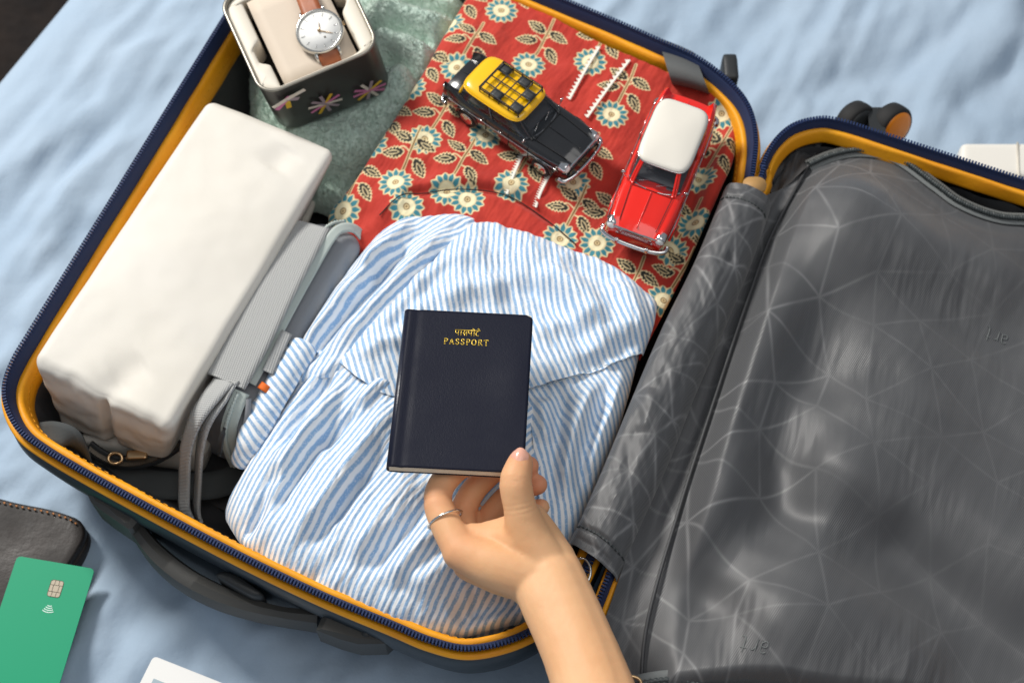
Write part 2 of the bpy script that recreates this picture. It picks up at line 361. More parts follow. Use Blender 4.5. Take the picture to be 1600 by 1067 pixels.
# ================================================================== SETTING: bed and floor
R = .11                                                    # height of the suitcase rim above the bed
e0, e1 = P(0, 170, 0), P(140, 0, 0)
ea = (e1 - e0) / np.linalg.norm(e1 - e0); eb = np.array([ea[1], -ea[0], 0])      # along the bed edge / into the bed
def bed():
    a = np.linspace(-1.25, 1.3, 560)
    b = np.r_[np.linspace(-.5, -.05, 10), np.linspace(-.04, 1.55, 400)]
    A, B = np.meshgrid(a, b)
    r = .03; th = np.clip(-B / r, 0, math.pi / 2)
    out = np.where(B >= 0, B, -r * np.sin(th)); zz = np.where(B >= 0, 0, -(r - r * np.cos(th))) + np.where(B < -r * math.pi / 2, B + r * math.pi / 2, 0)
    X = e0[0] + ea[0] * A + eb[0] * out; Y = e0[1] + ea[1] * A + eb[1] * out
    h = .016 * streak(X, Y, math.radians(48), .5, .06, 3, 2) + .008 * streak(X, Y, math.radians(62), .26, .026, 9, 2) + .006 * fbm(X * 5, Y * 5, 21, 3) + .0022 * np.abs(streak(X, Y, math.radians(35), .10, .03, 41, 2, 1.2)) + .0022 * np.abs(streak(X, Y, math.radians(80), .08, .026, 43, 2, 1.2))
    h += .0055 * streak(X, Y, math.radians(20), .12, .022, 31, 2) * sm(perlin(X * 4, Y * 4, 77), -.1, .4)
    h += folds(X, Y, [
        ([(150, 800), (165, 900), (150, 1000), (130, 1067)], .006, .016), ([(230, 900), (300, 960), (330, 1067)], -.006, .018),
        ([(300, 900), (420, 1000), (470, 1067)], .008, .02), ([(0, 700), (80, 760), (130, 850)], .005, .014),
        ([(0, 330), (110, 300), (230, 180)], .009, .022), ([(0, 440), (90, 420), (150, 330)], -.008, .016), ([(20, 520), (90, 400)], .007, .012),
        ([(60, 300), (150, 370)], -.004, .012), ([(200, 60), (260, 130)], .006, .03), ([(100, 90), (170, 150), (300, 60)], -.006, .02),
        ([(1240, 120), (1330, 60), (1440, -20)], .008, .02), ([(1330, 130), (1450, 80), (1540, -10)], -.009, .014), ([(1420, 160), (1520, 90), (1600, 10)], .01, .02),
        ([(1490, 190), (1600, 70)], -.008, .012), ([(1130, 60), (1230, 0)], -.007, .016), ([(1250, 160), (1340, 110)], -.005, .012)], 0)
    h -= .004
    h *= sm(B, -.02, .06)
    # the mattress gives way under the suitcase and the things lying on it
    V = np.stack([X, Y, zz + .014 * np.tanh(h / .014)], -1)
    o = grid_obj('bed_sheet', V[:, ::-1], M['sheet']); o['kind'] = 'structure'
    o['label'] = 'light blue rumpled cotton sheet covering the bed'
bed()
def floor():
    x = np.linspace(-3, 3, 160); X, Y = np.meshgrid(x, np.linspace(-2, 4, 160))
    Z = -.45 + .03 * fbm(X * 12, Y * 12, 5, 4) + .05 * fbm(X * 3, Y * 3, 6, 2)
    o = grid_obj('floor', np.stack([X, Y, Z], -1), M['rug']); o['kind'] = 'structure'; o['label'] = 'dark brown shaggy rug on the floor beyond the bed edge'
floor()

# ================================================================== SUITCASE
case = thing('suitcase', 'open navy hard shell suitcase with yellow zip trim, grey lining and packed half', 'suitcase', (0, .5, 0))
base_px = [(8, 600), (22, 562), (49, 517), (120, 402), (197, 278), (280, 144), (363, 10), (440, -113), (472, -146), (520, -150), (620, -108), (760, -49), (887, 4), (960, 34), (1026, 63),
           (1090, 92), (1140, 130), (1168, 165), (1180, 205), (1179, 250), (1165, 310), (1100, 465), (1040, 606), (975, 757), (925, 875), (890, 940), (850, 975), (795, 1002), (730, 1014), (670, 1001), (610, 976),
           (500, 930), (389, 877), (270, 815), (140, 744), (67, 701), (30, 672), (10, 634)]
base_path = spl(PL(base_px, R), 520, closed=True)
# the lid is hinged along the base's right edge and lies flat beside it
lid_px = [(1183, 292), (1190, 262), (1207, 226), (1235, 199), (1272, 187), (1310, 189), (1400, 217), (1600, 282), (1800, 347)]
lp = PL(lid_px, R); hv = P(1183, 292, R) - P(940, 925, R); hv /= np.linalg.norm(hv); hn = np.array([hv[1], -hv[0], 0])   # along / away from hinge
far = lp[-1] + hn * .06; L0 = .50
lid_pts = np.vstack([lp, far + hn * .0, far + hn * .035 - hv * .02, far + hn * .045 - hv * .06, far + hn * .045 - hv * (L0 - .08), far + hn * .03 - hv * (L0 - .02), far - hv * L0,
                     lp[0] - hv * (L0 - .075) + hn * .12, lp[0] - hv * (L0 - .075) + hn * .05, lp[0] - hv * (L0 - .085) + hn * .015, lp[0] - hv * (L0 - .12), P(940, 925, R), P(1062, 608, R)])
lid_path = spl(lid_pts, 560, closed=True)
def inward(p):
    t = np.roll(p, -1, 0) - np.roll(p, 1, 0); t /= np.linalg.norm(t, axis=1)[:, None]
    area2 = np.sum(p[:, 0] * np.roll(p[:, 1], -1) - np.roll(p[:, 0], -1) * p[:, 1])
    return np.stack([-t[:, 1], t[:, 0], 0 * t[:, 0]], 1) * (1 if area2 > 0 else -1)
def sweep(p, prof, noise=0, seed=0):
    nrm = inward(p); prof = np.asarray(prof)
    V = p[:, None] + nrm[:, None] * prof[None, :, 0:1] + np.array([0, 0, 1.])[None, None] * prof[None, :, 1:2]
    if noise:
        k = np.arange(len(p)) / len(p) * 60
        V += nrm[:, None] * (noise * perlin(np.repeat(k[:, None], len(prof), 1), np.arange(len(prof))[None] * .35 + 0 * k[:, None], seed))[..., None]
    return V
def rim(p, depth, bd, k):
    q = lambda pr, nz=0, sd=0: sweep(p, pr, nz, sd)
    def ob(name, pr, m, nz=0, sd=0, **kw):
        G = q(pr, nz, sd); V = G.reshape(-1, 3); return mk(name, V, gridF(G.shape[0], G.shape[1], wrap_v=True), m, case, **kw)
    K2 = lambda pr: [(a * k, b * k) for a, b in pr]
    ob('shell', K2([(.003, -.014), (-.002, -.012), (-.0052, -.016)]) + [ (-.0055, -.028), (-.002, -.05), (.006, -.072), (.018, -.094), (.028, -.105), (.045, -depth)], M['shell'], sharp=50)
    ob('piping', K2([(.002, -.0105), (-.001, -.0068), (-.0042, -.0066), (-.0052, -.0095), (-.004, -.013), (0, -.0145)]), M['yellow'])
    ob('zipper_tape', K2([(.0062, -.0105), (.0052, -.006), (.003, -.001), (.0014, .002), (.0004, .0018), (.0008, -.002), (.002, -.0075), (.003, -.011)]), M['navy'])
    ob('yellow_band', K2([(.0035, -.0125), (.0062, -.0098), (.0085, -.0088), (.0105, -.0098), (.0116, -.0125)]) + [(.0127 * k + .001, -.5 * (bd + .0125)), (.0132 * k + .001, -bd + .0015), (.0126 * k + .0007, -bd)], M['yellow'], .0011, 3)
    # zip coil: one small tooth after another along the edge of the tape
    L = np.r_[0, np.cumsum(np.linalg.norm(np.diff(np.vstack([p, p[:1]]), axis=0), axis=1))]; n = int(L[-1] / .0023)
    pp = np.vstack([p, p[:1]]); s = (np.arange(n) + .5) * L[-1] / n
    c = np.stack([np.interp(s, L, pp[:, c3]) for c3 in range(3)], 1); nr = inward(c); tg = np.stack([-nr[:, 1], nr[:, 0], 0 * nr[:, 0]], 1)
    b = MB(); tmpl = np.array([(-.0008, -.0017, -.0009), (.0008, -.0017, -.0009), (.0008, .0022, -.0012), (-.0008, .0022, -.0012), (-.0005, -.0012, .0009), (.0005, -.0012, .0009), (.0005, .0016, .0010), (-.0005, .0016, .0010)])
    for i in range(n):
        v = c[i] + tmpl[:, 0:1] * tg[i] + tmpl[:, 1:2] * nr[i] + tmpl[:, 2:3] * np.array([0, 0, 1.]) + np.array([0, 0, .0022 * k])
        b.add(v, [(0, 3, 2, 1), (4, 5, 6, 7), (0, 1, 5, 4), (1, 2, 6, 5), (2, 3, 7, 6), (3, 0, 4, 7)])
    b.build('zipper_teeth', M['teeth'], case, smooth=False, kind='stuff')
    # stitching on the yellow band
    n = int(L[-1] / .006); s = (np.arange(n) + .5) * L[-1] / n; c = np.stack([np.interp(s, L, pp[:, c3]) for c3 in range(3)], 1); nr = inward(c); tg = np.stack([-nr[:, 1], nr[:, 0], 0 * nr[:, 0]], 1)
    b = MB()
    for i in range(n):
        ce = c[i] + nr[i] * (.0126 * k + .0004) + np.array([0, 0, -.0165])
        b.tube([ce - tg[i] * .0016, ce + tg[i] * .0016], .0003, 5)
    b.build('stitching', M['stitch'], case, kind='stuff')
    return ob
ob = rim(base_path, R, .0290, .88)
# lining of the packed half: crinkled walls and a floor
def lining_half():
    prof = [(.0122, -.027), (.0135, -.034), (.0150, -.045), (.019, -.06), (.027, -.08), (.036, -.092), (.046, -.0975)]
    G = sweep(base_path, prof, .004, 11); mk('lining', G.reshape(-1, 3), gridF(G.shape[0], G.shape[1], wrap_v=True), M['lining'], case)
    c = base_path + inward(base_path) * .0455 + np.array([0, 0, -.0972]); mk('lining_floor', c, [tuple(range(len(c)))], M['lining'], case)
    c = base_path + inward(base_path) * .044; c[:, 2] = .001; mk('shell_floor', c, [tuple(range(len(c)))], M['shell'], case)
lining_half()
rim(lid_path, R, .0185, .66)
def lid_lining():
    prof = [(.0122, -.018), (.0135, -.026), (.016, -.036), (.03, -.042), (.036, -.045)]
    G = sweep(lid_path, prof, .005, 17); mk('lid_lining', G.reshape(-1, 3), gridF(G.shape[0], G.shape[1], wrap_v=True), M['lining'], case)
    c = lid_path + inward(lid_path) * .044; c[:, 2] = .001; mk('lid_floor', c, [tuple(range(len(c)))], M['shell'], case)
lid_lining()

# ---- jacquard of triangles on the printed lining: raised shiny lines
def tri_lines(a, b, cell, seed):
    """1 on the lines of a jittered triangle net, a/b in metres"""
    r = np.random.default_rng(seed); n = 40; jit = (r.random((n, n, 2)) - .5) * .55; keep = r.random((n, n, 3)) > .12
    out = np.zeros_like(a); x, y = a / cell, b / (cell * .87)
    def node(i, j): return i + .5 * (j % 2) + jit[i % n, j % n, 0], j + jit[i % n, j % n, 1]
    i0, i1, j0, j1 = int(x.min()) - 2, int(x.max()) + 2, int(y.min()) - 2, int(y.max()) + 2
    for i in range(i0, i1 + 1):
        for j in range(j0, j1 + 1):
            p = node(i, j); o = j % 2
            for k, q in enumerate((node(i + 1, j), node(i + o, j + 1), node(i + o - 1, j + 1))):
                if not keep[i % n, j % n, k]: continue
                bb = (x > min(p[0], q[0]) - .06) & (x < max(p[0], q[0]) + .06) & (y > min(p[1], q[1]) - .06) & (y < max(p[1], q[1]) + .06)
                if not bb.any(): continue
                dx, dy = q[0] - p[0], q[1] - p[1]; t = np.clip(((x[bb] - p[0]) * dx + (y[bb] - p[1]) * dy) / (dx * dx + dy * dy), 0, 1)
                d = np.hypot(x[bb] - p[0] - t * dx, y[bb] - p[1] - t * dy) * cell
                w_ = np.exp(-(d / .0009) ** 2) * (.35 + .65 * sm(.5 + perlin(x[bb] * 1.7, y[bb] * 1.7, seed + 9)))
                out[bb] = np.maximum(out[bb], w_)
    return out

# ---- lid pocket panel: the big grey divider, its broad folds shaped to imitate a cast shadow
def lid_panel():
    zt = R - .006
    left = PL([(1000, 1120, zt - .01), (1010, 980, zt - .004), (1060, 800, zt), (1118, 620, zt), (1168, 470, zt), (1205, 370, zt - .004), (1262, 262, zt - .014)])
    top = PL([(1262, 262, zt - .014), (1300, 246, zt - .014), (1345, 239, zt - .013), (1400, 250, zt - .012), (1460, 292, zt - .011), (1500, 320, zt - .011), (1560, 342, zt - .012), (1640, 350, zt - .012), (1800, 390, zt - .012)])
    right = PL([(1720, 1120, zt - .01), (1740, 900, zt - .01), (1770, 600, zt - .01), (1800, 390, zt - .012)])
    bot = PL([(1000, 1120, zt - .01), (1150, 1110, zt - .012), (1300, 1120, zt - .01), (1500, 1120, zt - .01), (1720, 1120, zt - .01)])
    G = coons(bot, top, left, right, 430, 520); X, Y = G[..., 0].copy(), G[..., 1].copy()
    eb_, et, el, er = edge_dist(G)
    h = .026 * rnd(el, .06) * sm(et, 0, .06) - .030 * sm(el, .05, .2) * sm(et, 0, .06) + .004 * sm(et, 0, .04)  # bulge shaped to face the window, drop beyond it to catch less light
    h += folds(X, Y, [
        ([(1240, 420), (1190, 540), (1150, 660), (1110, 800), (1080, 900)], .010, .024),
        ([(1330, 480), (1260, 580), (1215, 690), (1205, 790), (1150, 890), (1060, 990), (1000, 1040)], -.026, .026),  # second entry: long deep crease standing in for the dark shadow swath
        ([(1210, 700), (1235, 790), (1260, 850)], -.008, .014), ([(1260, 640), (1330, 600), (1420, 590)], -.006, .016),
        ([(1270, 700), (1320, 760), (1400, 840)], .010, .022), ([(1200, 850), (1130, 930)], .007, .014),
        ([(1260, 800), (1360, 850), (1480, 930), (1600, 1010), (1700, 1090)], -.018, .034), ([(1340, 640), (1450, 740), (1580, 850), (1700, 930)], .013, .045),  # trough and ridge shaped to imitate the shadow's diagonal band
        ([(1130, 1010), (1250, 960), (1380, 990), (1500, 1070)], .014, .034),
        ([(1320, 652), (1400, 660), (1500, 682), (1620, 692)], -.0022, .005), ([(1316, 540), (1304, 610), (1310, 690)], -.0018, .005),
        ([(1210, 460), (1300, 500), (1420, 480), (1560, 520), (1700, 520)], -.012, .03), ([(1250, 340), (1360, 400), (1480, 420), (1640, 440)], .011, .034),
        ([(1330, 275), (1390, 302), (1450, 335), (1510, 355)], -.005, .010), ([(1330, 290), (1320, 350), (1280, 420)], .004, .018),
        ([(1180, 560), (1172, 640), (1160, 720)], -.003, .006), ([(1140, 640), (1130, 720)], .002, .005)], zt)
    h = blur(h, 220)
    h += .0035 * streak(X, Y, math.radians(-35), .12, .045, 5, 2) + .0005 * streak(X, Y, math.radians(60), .06, .012, 15, 2)
    h *= sm(np.minimum(np.minimum(el, et), eb_), -.002, .022); h += .0008 * streak(X, Y, math.radians(75), .05, .007, 25, 2) * sm(perlin(X * 18, Y * 18, 4), -.1, .4)
    G[..., 2] += h
    a, b = (X - .1) * hn[0] + (Y - .5) * hn[1], (X - .1) * hv[0] + (Y - .5) * hv[1]
    ln = tri_lines(a * .96 - b * .28, b * .96 + a * .28,   .044, 4) * (.09 + .36 * np.exp(-(el / .075) ** 2))  # lines paler near the hinge: the bulge's sheen put into their colour
    grid_obj('lid_panel', G, M['lidfab'], case, attrs=dict(ln=ln))
    LET = {'t': [[(.2, 1.2), (.2, .15), (.34, 0), (.46, .05)], [(0, .85), (.42, .85)]], 'r': [[(.08, 0), (.08, .85)], [(.08, .55), (.25, .82), (.42, .82)]], 'a': [[(.08, .72), (.26, .86), (.46, .72), (.48, .0)], [(.48, .42), (.18, .42), (.05, .2), (.2, 0), (.48, .18)]]}
    for (u_, v_) in ((1590, 503), (1196, 1016)):            # a word woven upside down into the cloth, only its end shows
        b = MB(); o_ = P(u_, v_, R)
        for k, ch in enumerate('art'):
            for st_ in LET[ch]:
                p2 = spl([(a_, b_, 0) for a_, b_ in st_], 14); xy = np.array([o_ - hn * (.0085 * q[0] + k * .0062) - hv * .0085 * q[1] for q in p2])
                zz = np.array([G[..., 2][np.unravel_index(np.argmin((X - q[0]) ** 2 + (Y - q[1]) ** 2), X.shape)] for q in xy]); xy[:, 2] = zz + .0004
                b.add(*ribbon(xy, .0006, .0001, (0, 0, 1.), rows=2))
        b.build('woven_lettering', M['greytape'], case)
    # rolled seam along the hinge side, zip along the top
    q = spl(left, 120) + np.array([0, 0, .003]); V, F = tube(q, .0012, 8); mk('panel_seam', V, F, M['lining'], case)
    top2 = spl(top, 260); nr = np.cross(frames(top2)[0], [0, 0, 1.])
    V, F = ribbon(top2 + [0, 0, .0015], .010, .001, (0, 0, 1.)); mk('panel_zip_tape', V, F, M['greytape'], case)
    coil = spl(top + np.array([0, 0, .0042]), 400); ang = np.arange(400) * 1.15
    V, F = tube(coil, .0019 + .0007 * np.cos(ang * 2), 8); mk('panel_zip_coil', V, F, M['greyteeth'], case)
    # zip along the near end of the panel with its pull
    z2 = PL([(985, 1072), (1050, 1062), (1120, 1075), (1250, 1085)], zt + .006); z2 = spl(z2, 90)
    V, F = ribbon(z2, .012, .0015, (0, 0, 1.)); mk('panel_zip_tape', V, F, M['greytape'], case)
    V, F = tube(z2 + [0, 0, .002], .0016 + .0006 * np.cos(np.arange(90) * 2.3), 8); mk('panel_zip_coil', V, F, M['greyteeth'], case)
    a_ = np.linspace(0, 2 * np.pi, 24, endpoint=False); c = P(985, 1066, zt + .012)
    b = MB(); b.tube(np.stack([c[0] + .0065 * np.cos(a_), c[1] + .004 * np.sin(a_), c[2] + 0 * a_], 1), .0012, 8, closed=True); b.build('zip_pull', M['gold'], case)
    # the wall of the lid between hinge flap and panel
    gl = [(u_, v_, R - .0035) for u_, v_ in ((900, 1105), (934, 1000), (960, 925), (996, 820), (1036, 716), (1076, 612), (1114, 512), (1152, 412), (1176, 355), (1199, 304))]
    wl = coons(PL([gl[0], (1000, 1110, R - .012)]), PL([gl[-1], (1262, 262, R - .016)]), PL(gl),
               PL([(1000, 1110, R - .012), (1010, 980, R - .008), (1060, 800, R - .006), (1118, 620, R - .006), (1168, 470, R - .006), (1205, 370, R - .008), (1262, 262, R - .016)]), 60, 300)
    X, Y = wl[..., 0], wl[..., 1]; s = np.linspace(0, 1, 60)[None, :]
    wl[..., 2] += -.006 * np.sin(np.pi * s) + .002 * streak(X, Y, math.radians(66), .05, .012, 44, 2) * np.sin(np.pi * s)
    a, b = (X - .1) * hn[0] + (Y - .5) * hn[1], (X - .1) * hv[0] + (Y - .5) * hv[1]
    grid_obj('lid_gusset', wl, M['lidfab'], case, attrs=dict(ln=.3 * tri_lines(a + .02, b, .04, 12)))
    # top corner lining that folds down behind the zip
    tl = coons(PL([(1204, 312, R - .016), (1262, 262, R - .014)]), PL([(1218, 246, R - .022), (1290, 214, R - .024)]), PL([(1204, 312, R - .016), (1207, 275, R - .018), (1218, 246, R - .022)]), PL([(1262, 262, R - .014), (1278, 236, R - .024), (1290, 214, R - .024)]), 50, 50)
    tl[..., 2] += .004 * streak(tl[..., 0], tl[..., 1], math.radians(70), .03, .008, 3, 2)
    grid_obj('corner_lining', tl, M['lining'], case)
lid_panel()

# ---- padded flap over the hinge
def flap():
    z0 = R + .004
    L_ = PL([(884, 848), (902, 815), (940, 730), (985, 622), (1033, 510), (1088, 398), (1132, 290)], z0); R_ = PL([(966, 908), (1002, 822), (1050, 712), (1092, 605), (1136, 505), (1174, 412), (1207, 318)], z0 - .006)
    nv, nu = 320, 70; l, r = spl(L_, nv), spl(R_, nv); s = np.linspace(0, 1, nu)[None, :, None]
    G = l[:, None] * (1 - s) + r[:, None] * s; X, Y = G[..., 0].copy(), G[..., 1].copy()
    t = np.linspace(0, 1, nv)[:, None]; s2 = s[..., 0]
    prof = np.sin(np.pi * np.clip(s2, 0, 1)) ** .6
    full = .6 + .4 * np.sin(np.pi * np.clip((t - .02) / .96, 0, 1)) ** .4
    h = .019 * prof * full - .014 * (1 - np.sqrt(np.clip(1 - (1 - np.clip(np.minimum(s2, 1 - s2) / .12, 0, 1)) ** 2, 0, 1)))
    h += .0016 * streak(X, Y, math.radians(64), .05, .010, 23, 3) * prof + .0012 * streak(X, Y, math.radians(100), .03, .008, 24, 2) * prof
    h += folds(X, Y, [([(1010, 640), (985, 700), (975, 760)], -.003, .004), ([(1020, 610), (1000, 680)], .003, .005), ([(1120, 480), (1090, 560)], -.002, .005), ([(1150, 400), (1120, 420)], -.002, .004), ([(960, 770), (990, 800)], .002, .006)], z0 + .01)
    h -= .0022 * np.exp(-((t - .045) / .006) ** 2) * prof + .0022 * np.exp(-((t - .955) / .006) ** 2) * prof
    G[..., 2] += h
    a, b = (X - .1) * hn[0] + (Y - .5) * hn[1], (X - .1) * hv[0] + (Y - .5) * hv[1]
    grid_obj('hinge_flap', G, M['lidfab'], case, attrs=dict(ln=tri_lines(a + .3, b + .1, .033, 31) * .42))
    b = MB()
    for tt in (.045, .955):                                # stitched hems at both ends
        i = int(tt * (nv - 1)); row = G[i]
        for k in range(3, nu - 4, 5): b.tube(row[k:k + 4] + [0, 0, .0012], .0006, 5)
    b.build('hem_stitches', M['greyteeth'], case, kind='stuff')
flap()

# ---- carry handle, its brackets and the recessed plate behind it
def handle():
    def ol(px, z0, z1, name, m, bev=.004):
        p = PL(px, 0); n = len(px); top = PL(px, z1); bot = top.copy(); bot[:, 2] = z0
        c = top.mean(0); inn = top + (c - top) * (bev / np.linalg.norm(c - top, axis=1))[:, None]; up = inn.copy(); up[:, 2] += bev * .7
        V = np.vstack([bot, top, up]); F = [(i, (i + 1) % n, n + (i + 1) % n, n + i) for i in range(n)] + [(n + i, n + (i + 1) % n, 2 * n + (i + 1) % n, 2 * n + i) for i in range(n)] + [tuple(range(2 * n, 3 * n))]
        return mk(name, V, F, m, case, sharp=35)
    ol([(132, 762), (142, 784), (162, 800), (200, 826), (207, 824), (222, 806), (240, 800), (180, 762), (140, 742)], .05, .082, 'handle_bracket', M['grip'])
    ol([(494, 984), (506, 958), (500, 944), (590, 984), (612, 996), (602, 1005), (560, 1006), (530, 998)], .056, .082, 'handle_bracket', M['grip'])
    outer = spl(PL([(203, 834), (232, 876), (275, 914), (330, 943), (390, 962), (440, 972), (496, 981)], .064), 60); inner = spl(PL([(219, 812), (252, 850), (300, 888), (350, 915), (400, 936), (450, 949), (500, 951)], .066), 60)
    prof = [(0, -.012), (.0, .0), (.12, .006), (.5, .0075), (.88, .005), (1, 0), (1, -.012), (.5, -.016)]
    V = np.stack([outer * (1 - a) + inner * a + np.array([0, 0, h]) for a, h in prof], 1)
    F = [tuple(f) for f in gridF(60, len(prof), wrap_u=True)] + [tuple(range(len(prof))), tuple(reversed(range(59 * len(prof), 60 * len(prof))))]
    mk('carry_handle', V.reshape(-1, 3), F, M['grip'], case, sharp=40)
    G = coons(PL([(236, 842, .05), (300, 890, .05), (400, 940, .05), (500, 955, .05)]), PL([(240, 800, .085), (330, 850, .088), (420, 895, .088), (510, 938, .085)]), PL([(236, 842, .05), (240, 800, .085)]), PL([(500, 955, .05), (510, 938, .085)]), 40, 12)
    grid_obj('handle_plate', G, M['shell'], case)
    b = MB(); c = P(375, 912, .072); q = spl(PL([(340, 902), (352, 897), (375, 905), (400, 922), (414, 934), (396, 936), (365, 920), (345, 908)], .074), 30, closed=True)
    n = 30; t2 = q.copy(); t2[:, 2] += .006; ce = t2.mean(0); t3 = t2 + (ce - t2) * .2; t3[:, 2] += .002
    b.add(np.vstack([q - [0, 0, .02], t2, t3]), [(i, (i + 1) % n, n + (i + 1) % n, n + i) for i in range(n)] + [(n + i, n + (i + 1) % n, 2 * n + (i + 1) % n, 2 * n + i) for i in range(n)] + [tuple(range(2 * n, 3 * n))])
    b.build('lock_button', M['black'], case)
    s = MB(); s.lathe([(.0001, .0012), (.0022, .001), (.0028, 0)], P(572, 988, .0855)); s.build('screw', M['black'], case)
handle()

# ---- straps
def straps():
    zs = [(-.03, 0), (-.004, .3), (.006, .45), (.008, .6), (.005, .8), (0, .92), (-.008, .98), (-.026, 1.02)]
    le = spl(PL([(1028 + 22 * f, 60 + 72 * f, R + z) for z, f in zs]), 60); re = spl(PL([(1084 + 25 * f, 82 + 66 * f, R + z) for z, f in zs]), 60)
    s_ = np.linspace(0, 1, 9)[None, :, None]; G = le[:, None] * (1 - s_) + re[:, None] * s_; G[..., 2] += .0012 * np.sin(np.pi * s_[..., 0])
    grid_obj('elastic_strap', G, M['strap'], case)
    p = spl(PL([(62, 676, .082), (84, 676, .094), (108, 684, .096), (126, 702, .085), (140, 726, .066), (152, 748, .05)]), 50)
    V, F = ribbon(p, np.linspace(.014, .02, 50), .0015, np.array([-.4, -.2, .9])); mk('webbing_strap', V, F, M['darkstrap'], case)
    p = spl(PL([(140, 722, .035), (200, 745, .034), (260, 760, .033), (330, 757, .033), (395, 742, .033)]), 50); p[:, 2] += .002 * np.sin(np.arange(50) * .3)
    V, F = ribbon(p, .02, .0015, np.array([0, -.15, 1.])); mk('webbing_strap', V, F, M['darkstrap'], case)
    b = MB(); c = P(1178, 293, R + .004); b.prism(rrect(.017, .013, .006, 5), 0, .002, lambda x, y, z: c + np.array([x, y, z + .002])); b.build('leather_tab', M['tanbit'], case)
    a_ = np.linspace(0, 2 * np.pi, 20, endpoint=False); c = P(908, 893, R + .006)
    b = MB(); b.tube(np.stack([c[0] + .006 * np.cos(a_), c[1] + .009 * np.sin(a_), c[2] + .002 * np.cos(a_)], 1), .0009, 6, closed=True); b.build('zip_ring', M['steel'], case)
straps()

# ---- wheels and feet on the far side
def wheels():
    ax = np.array([.55, -.75, .35]); ax /= np.linalg.norm(ax); upv = np.array([0, 0, 1.]); yv = np.cross(upv, ax); yv /= np.linalg.norm(yv); zv = np.cross(ax, yv)
    Mx = np.stack([yv, zv, ax], 1)                         # lathe axis -> ax
    for cx, cy in ((1336, 193), (1392, 196)):
        c = P(cx, cy, .075)
        t = MB(); t.lathe([(.0105, -.007), (.0150, -.007), (.0168, -.005), (.0172, 0), (.0168, .005), (.0152, .007), (.0138, .0072)], c, Mx, 40); wl = t.build('wheel', M['rubber'], case)
        h = MB(); h.lathe([(.0139, .0062), (.0137, .0074), (.010, .0082), (.0001, .0086)], c, Mx, 40); h.build('hub_cap', M['orange'] if cx > 1350 else M['black'], wl)
        h = MB(); h.lathe([(.0001, -.0078), (.009, -.0076), (.0140, -.0066)], c, Mx, 32); h.build('inner_hub', M['black'], wl)
    b = MB(); c = (P(1336, 193, .075) + P(1392, 196, .075)) / 2
    b.tube([P(1336, 193, .075), P(1392, 196, .075)], .004, 10); b.box(c + np.array([.0, -.012, -.002]), (.012, .04, .026)); b.build('wheel_fork', M['black'], case, smooth=False)
    for u, v in ((1139, 117),):
        b = MB(); c = P(u, v, .085); b.add(*soft_box([c + np.array([sx * .006, sy * .012, sz * .012]) for sz in (-1, 1) for sx, sy in ((-1, -1), (1, -1), (1, 1), (-1, 1))], (6, 6, 6), .25)); b.build('foot', M['black'], case)
wheels()
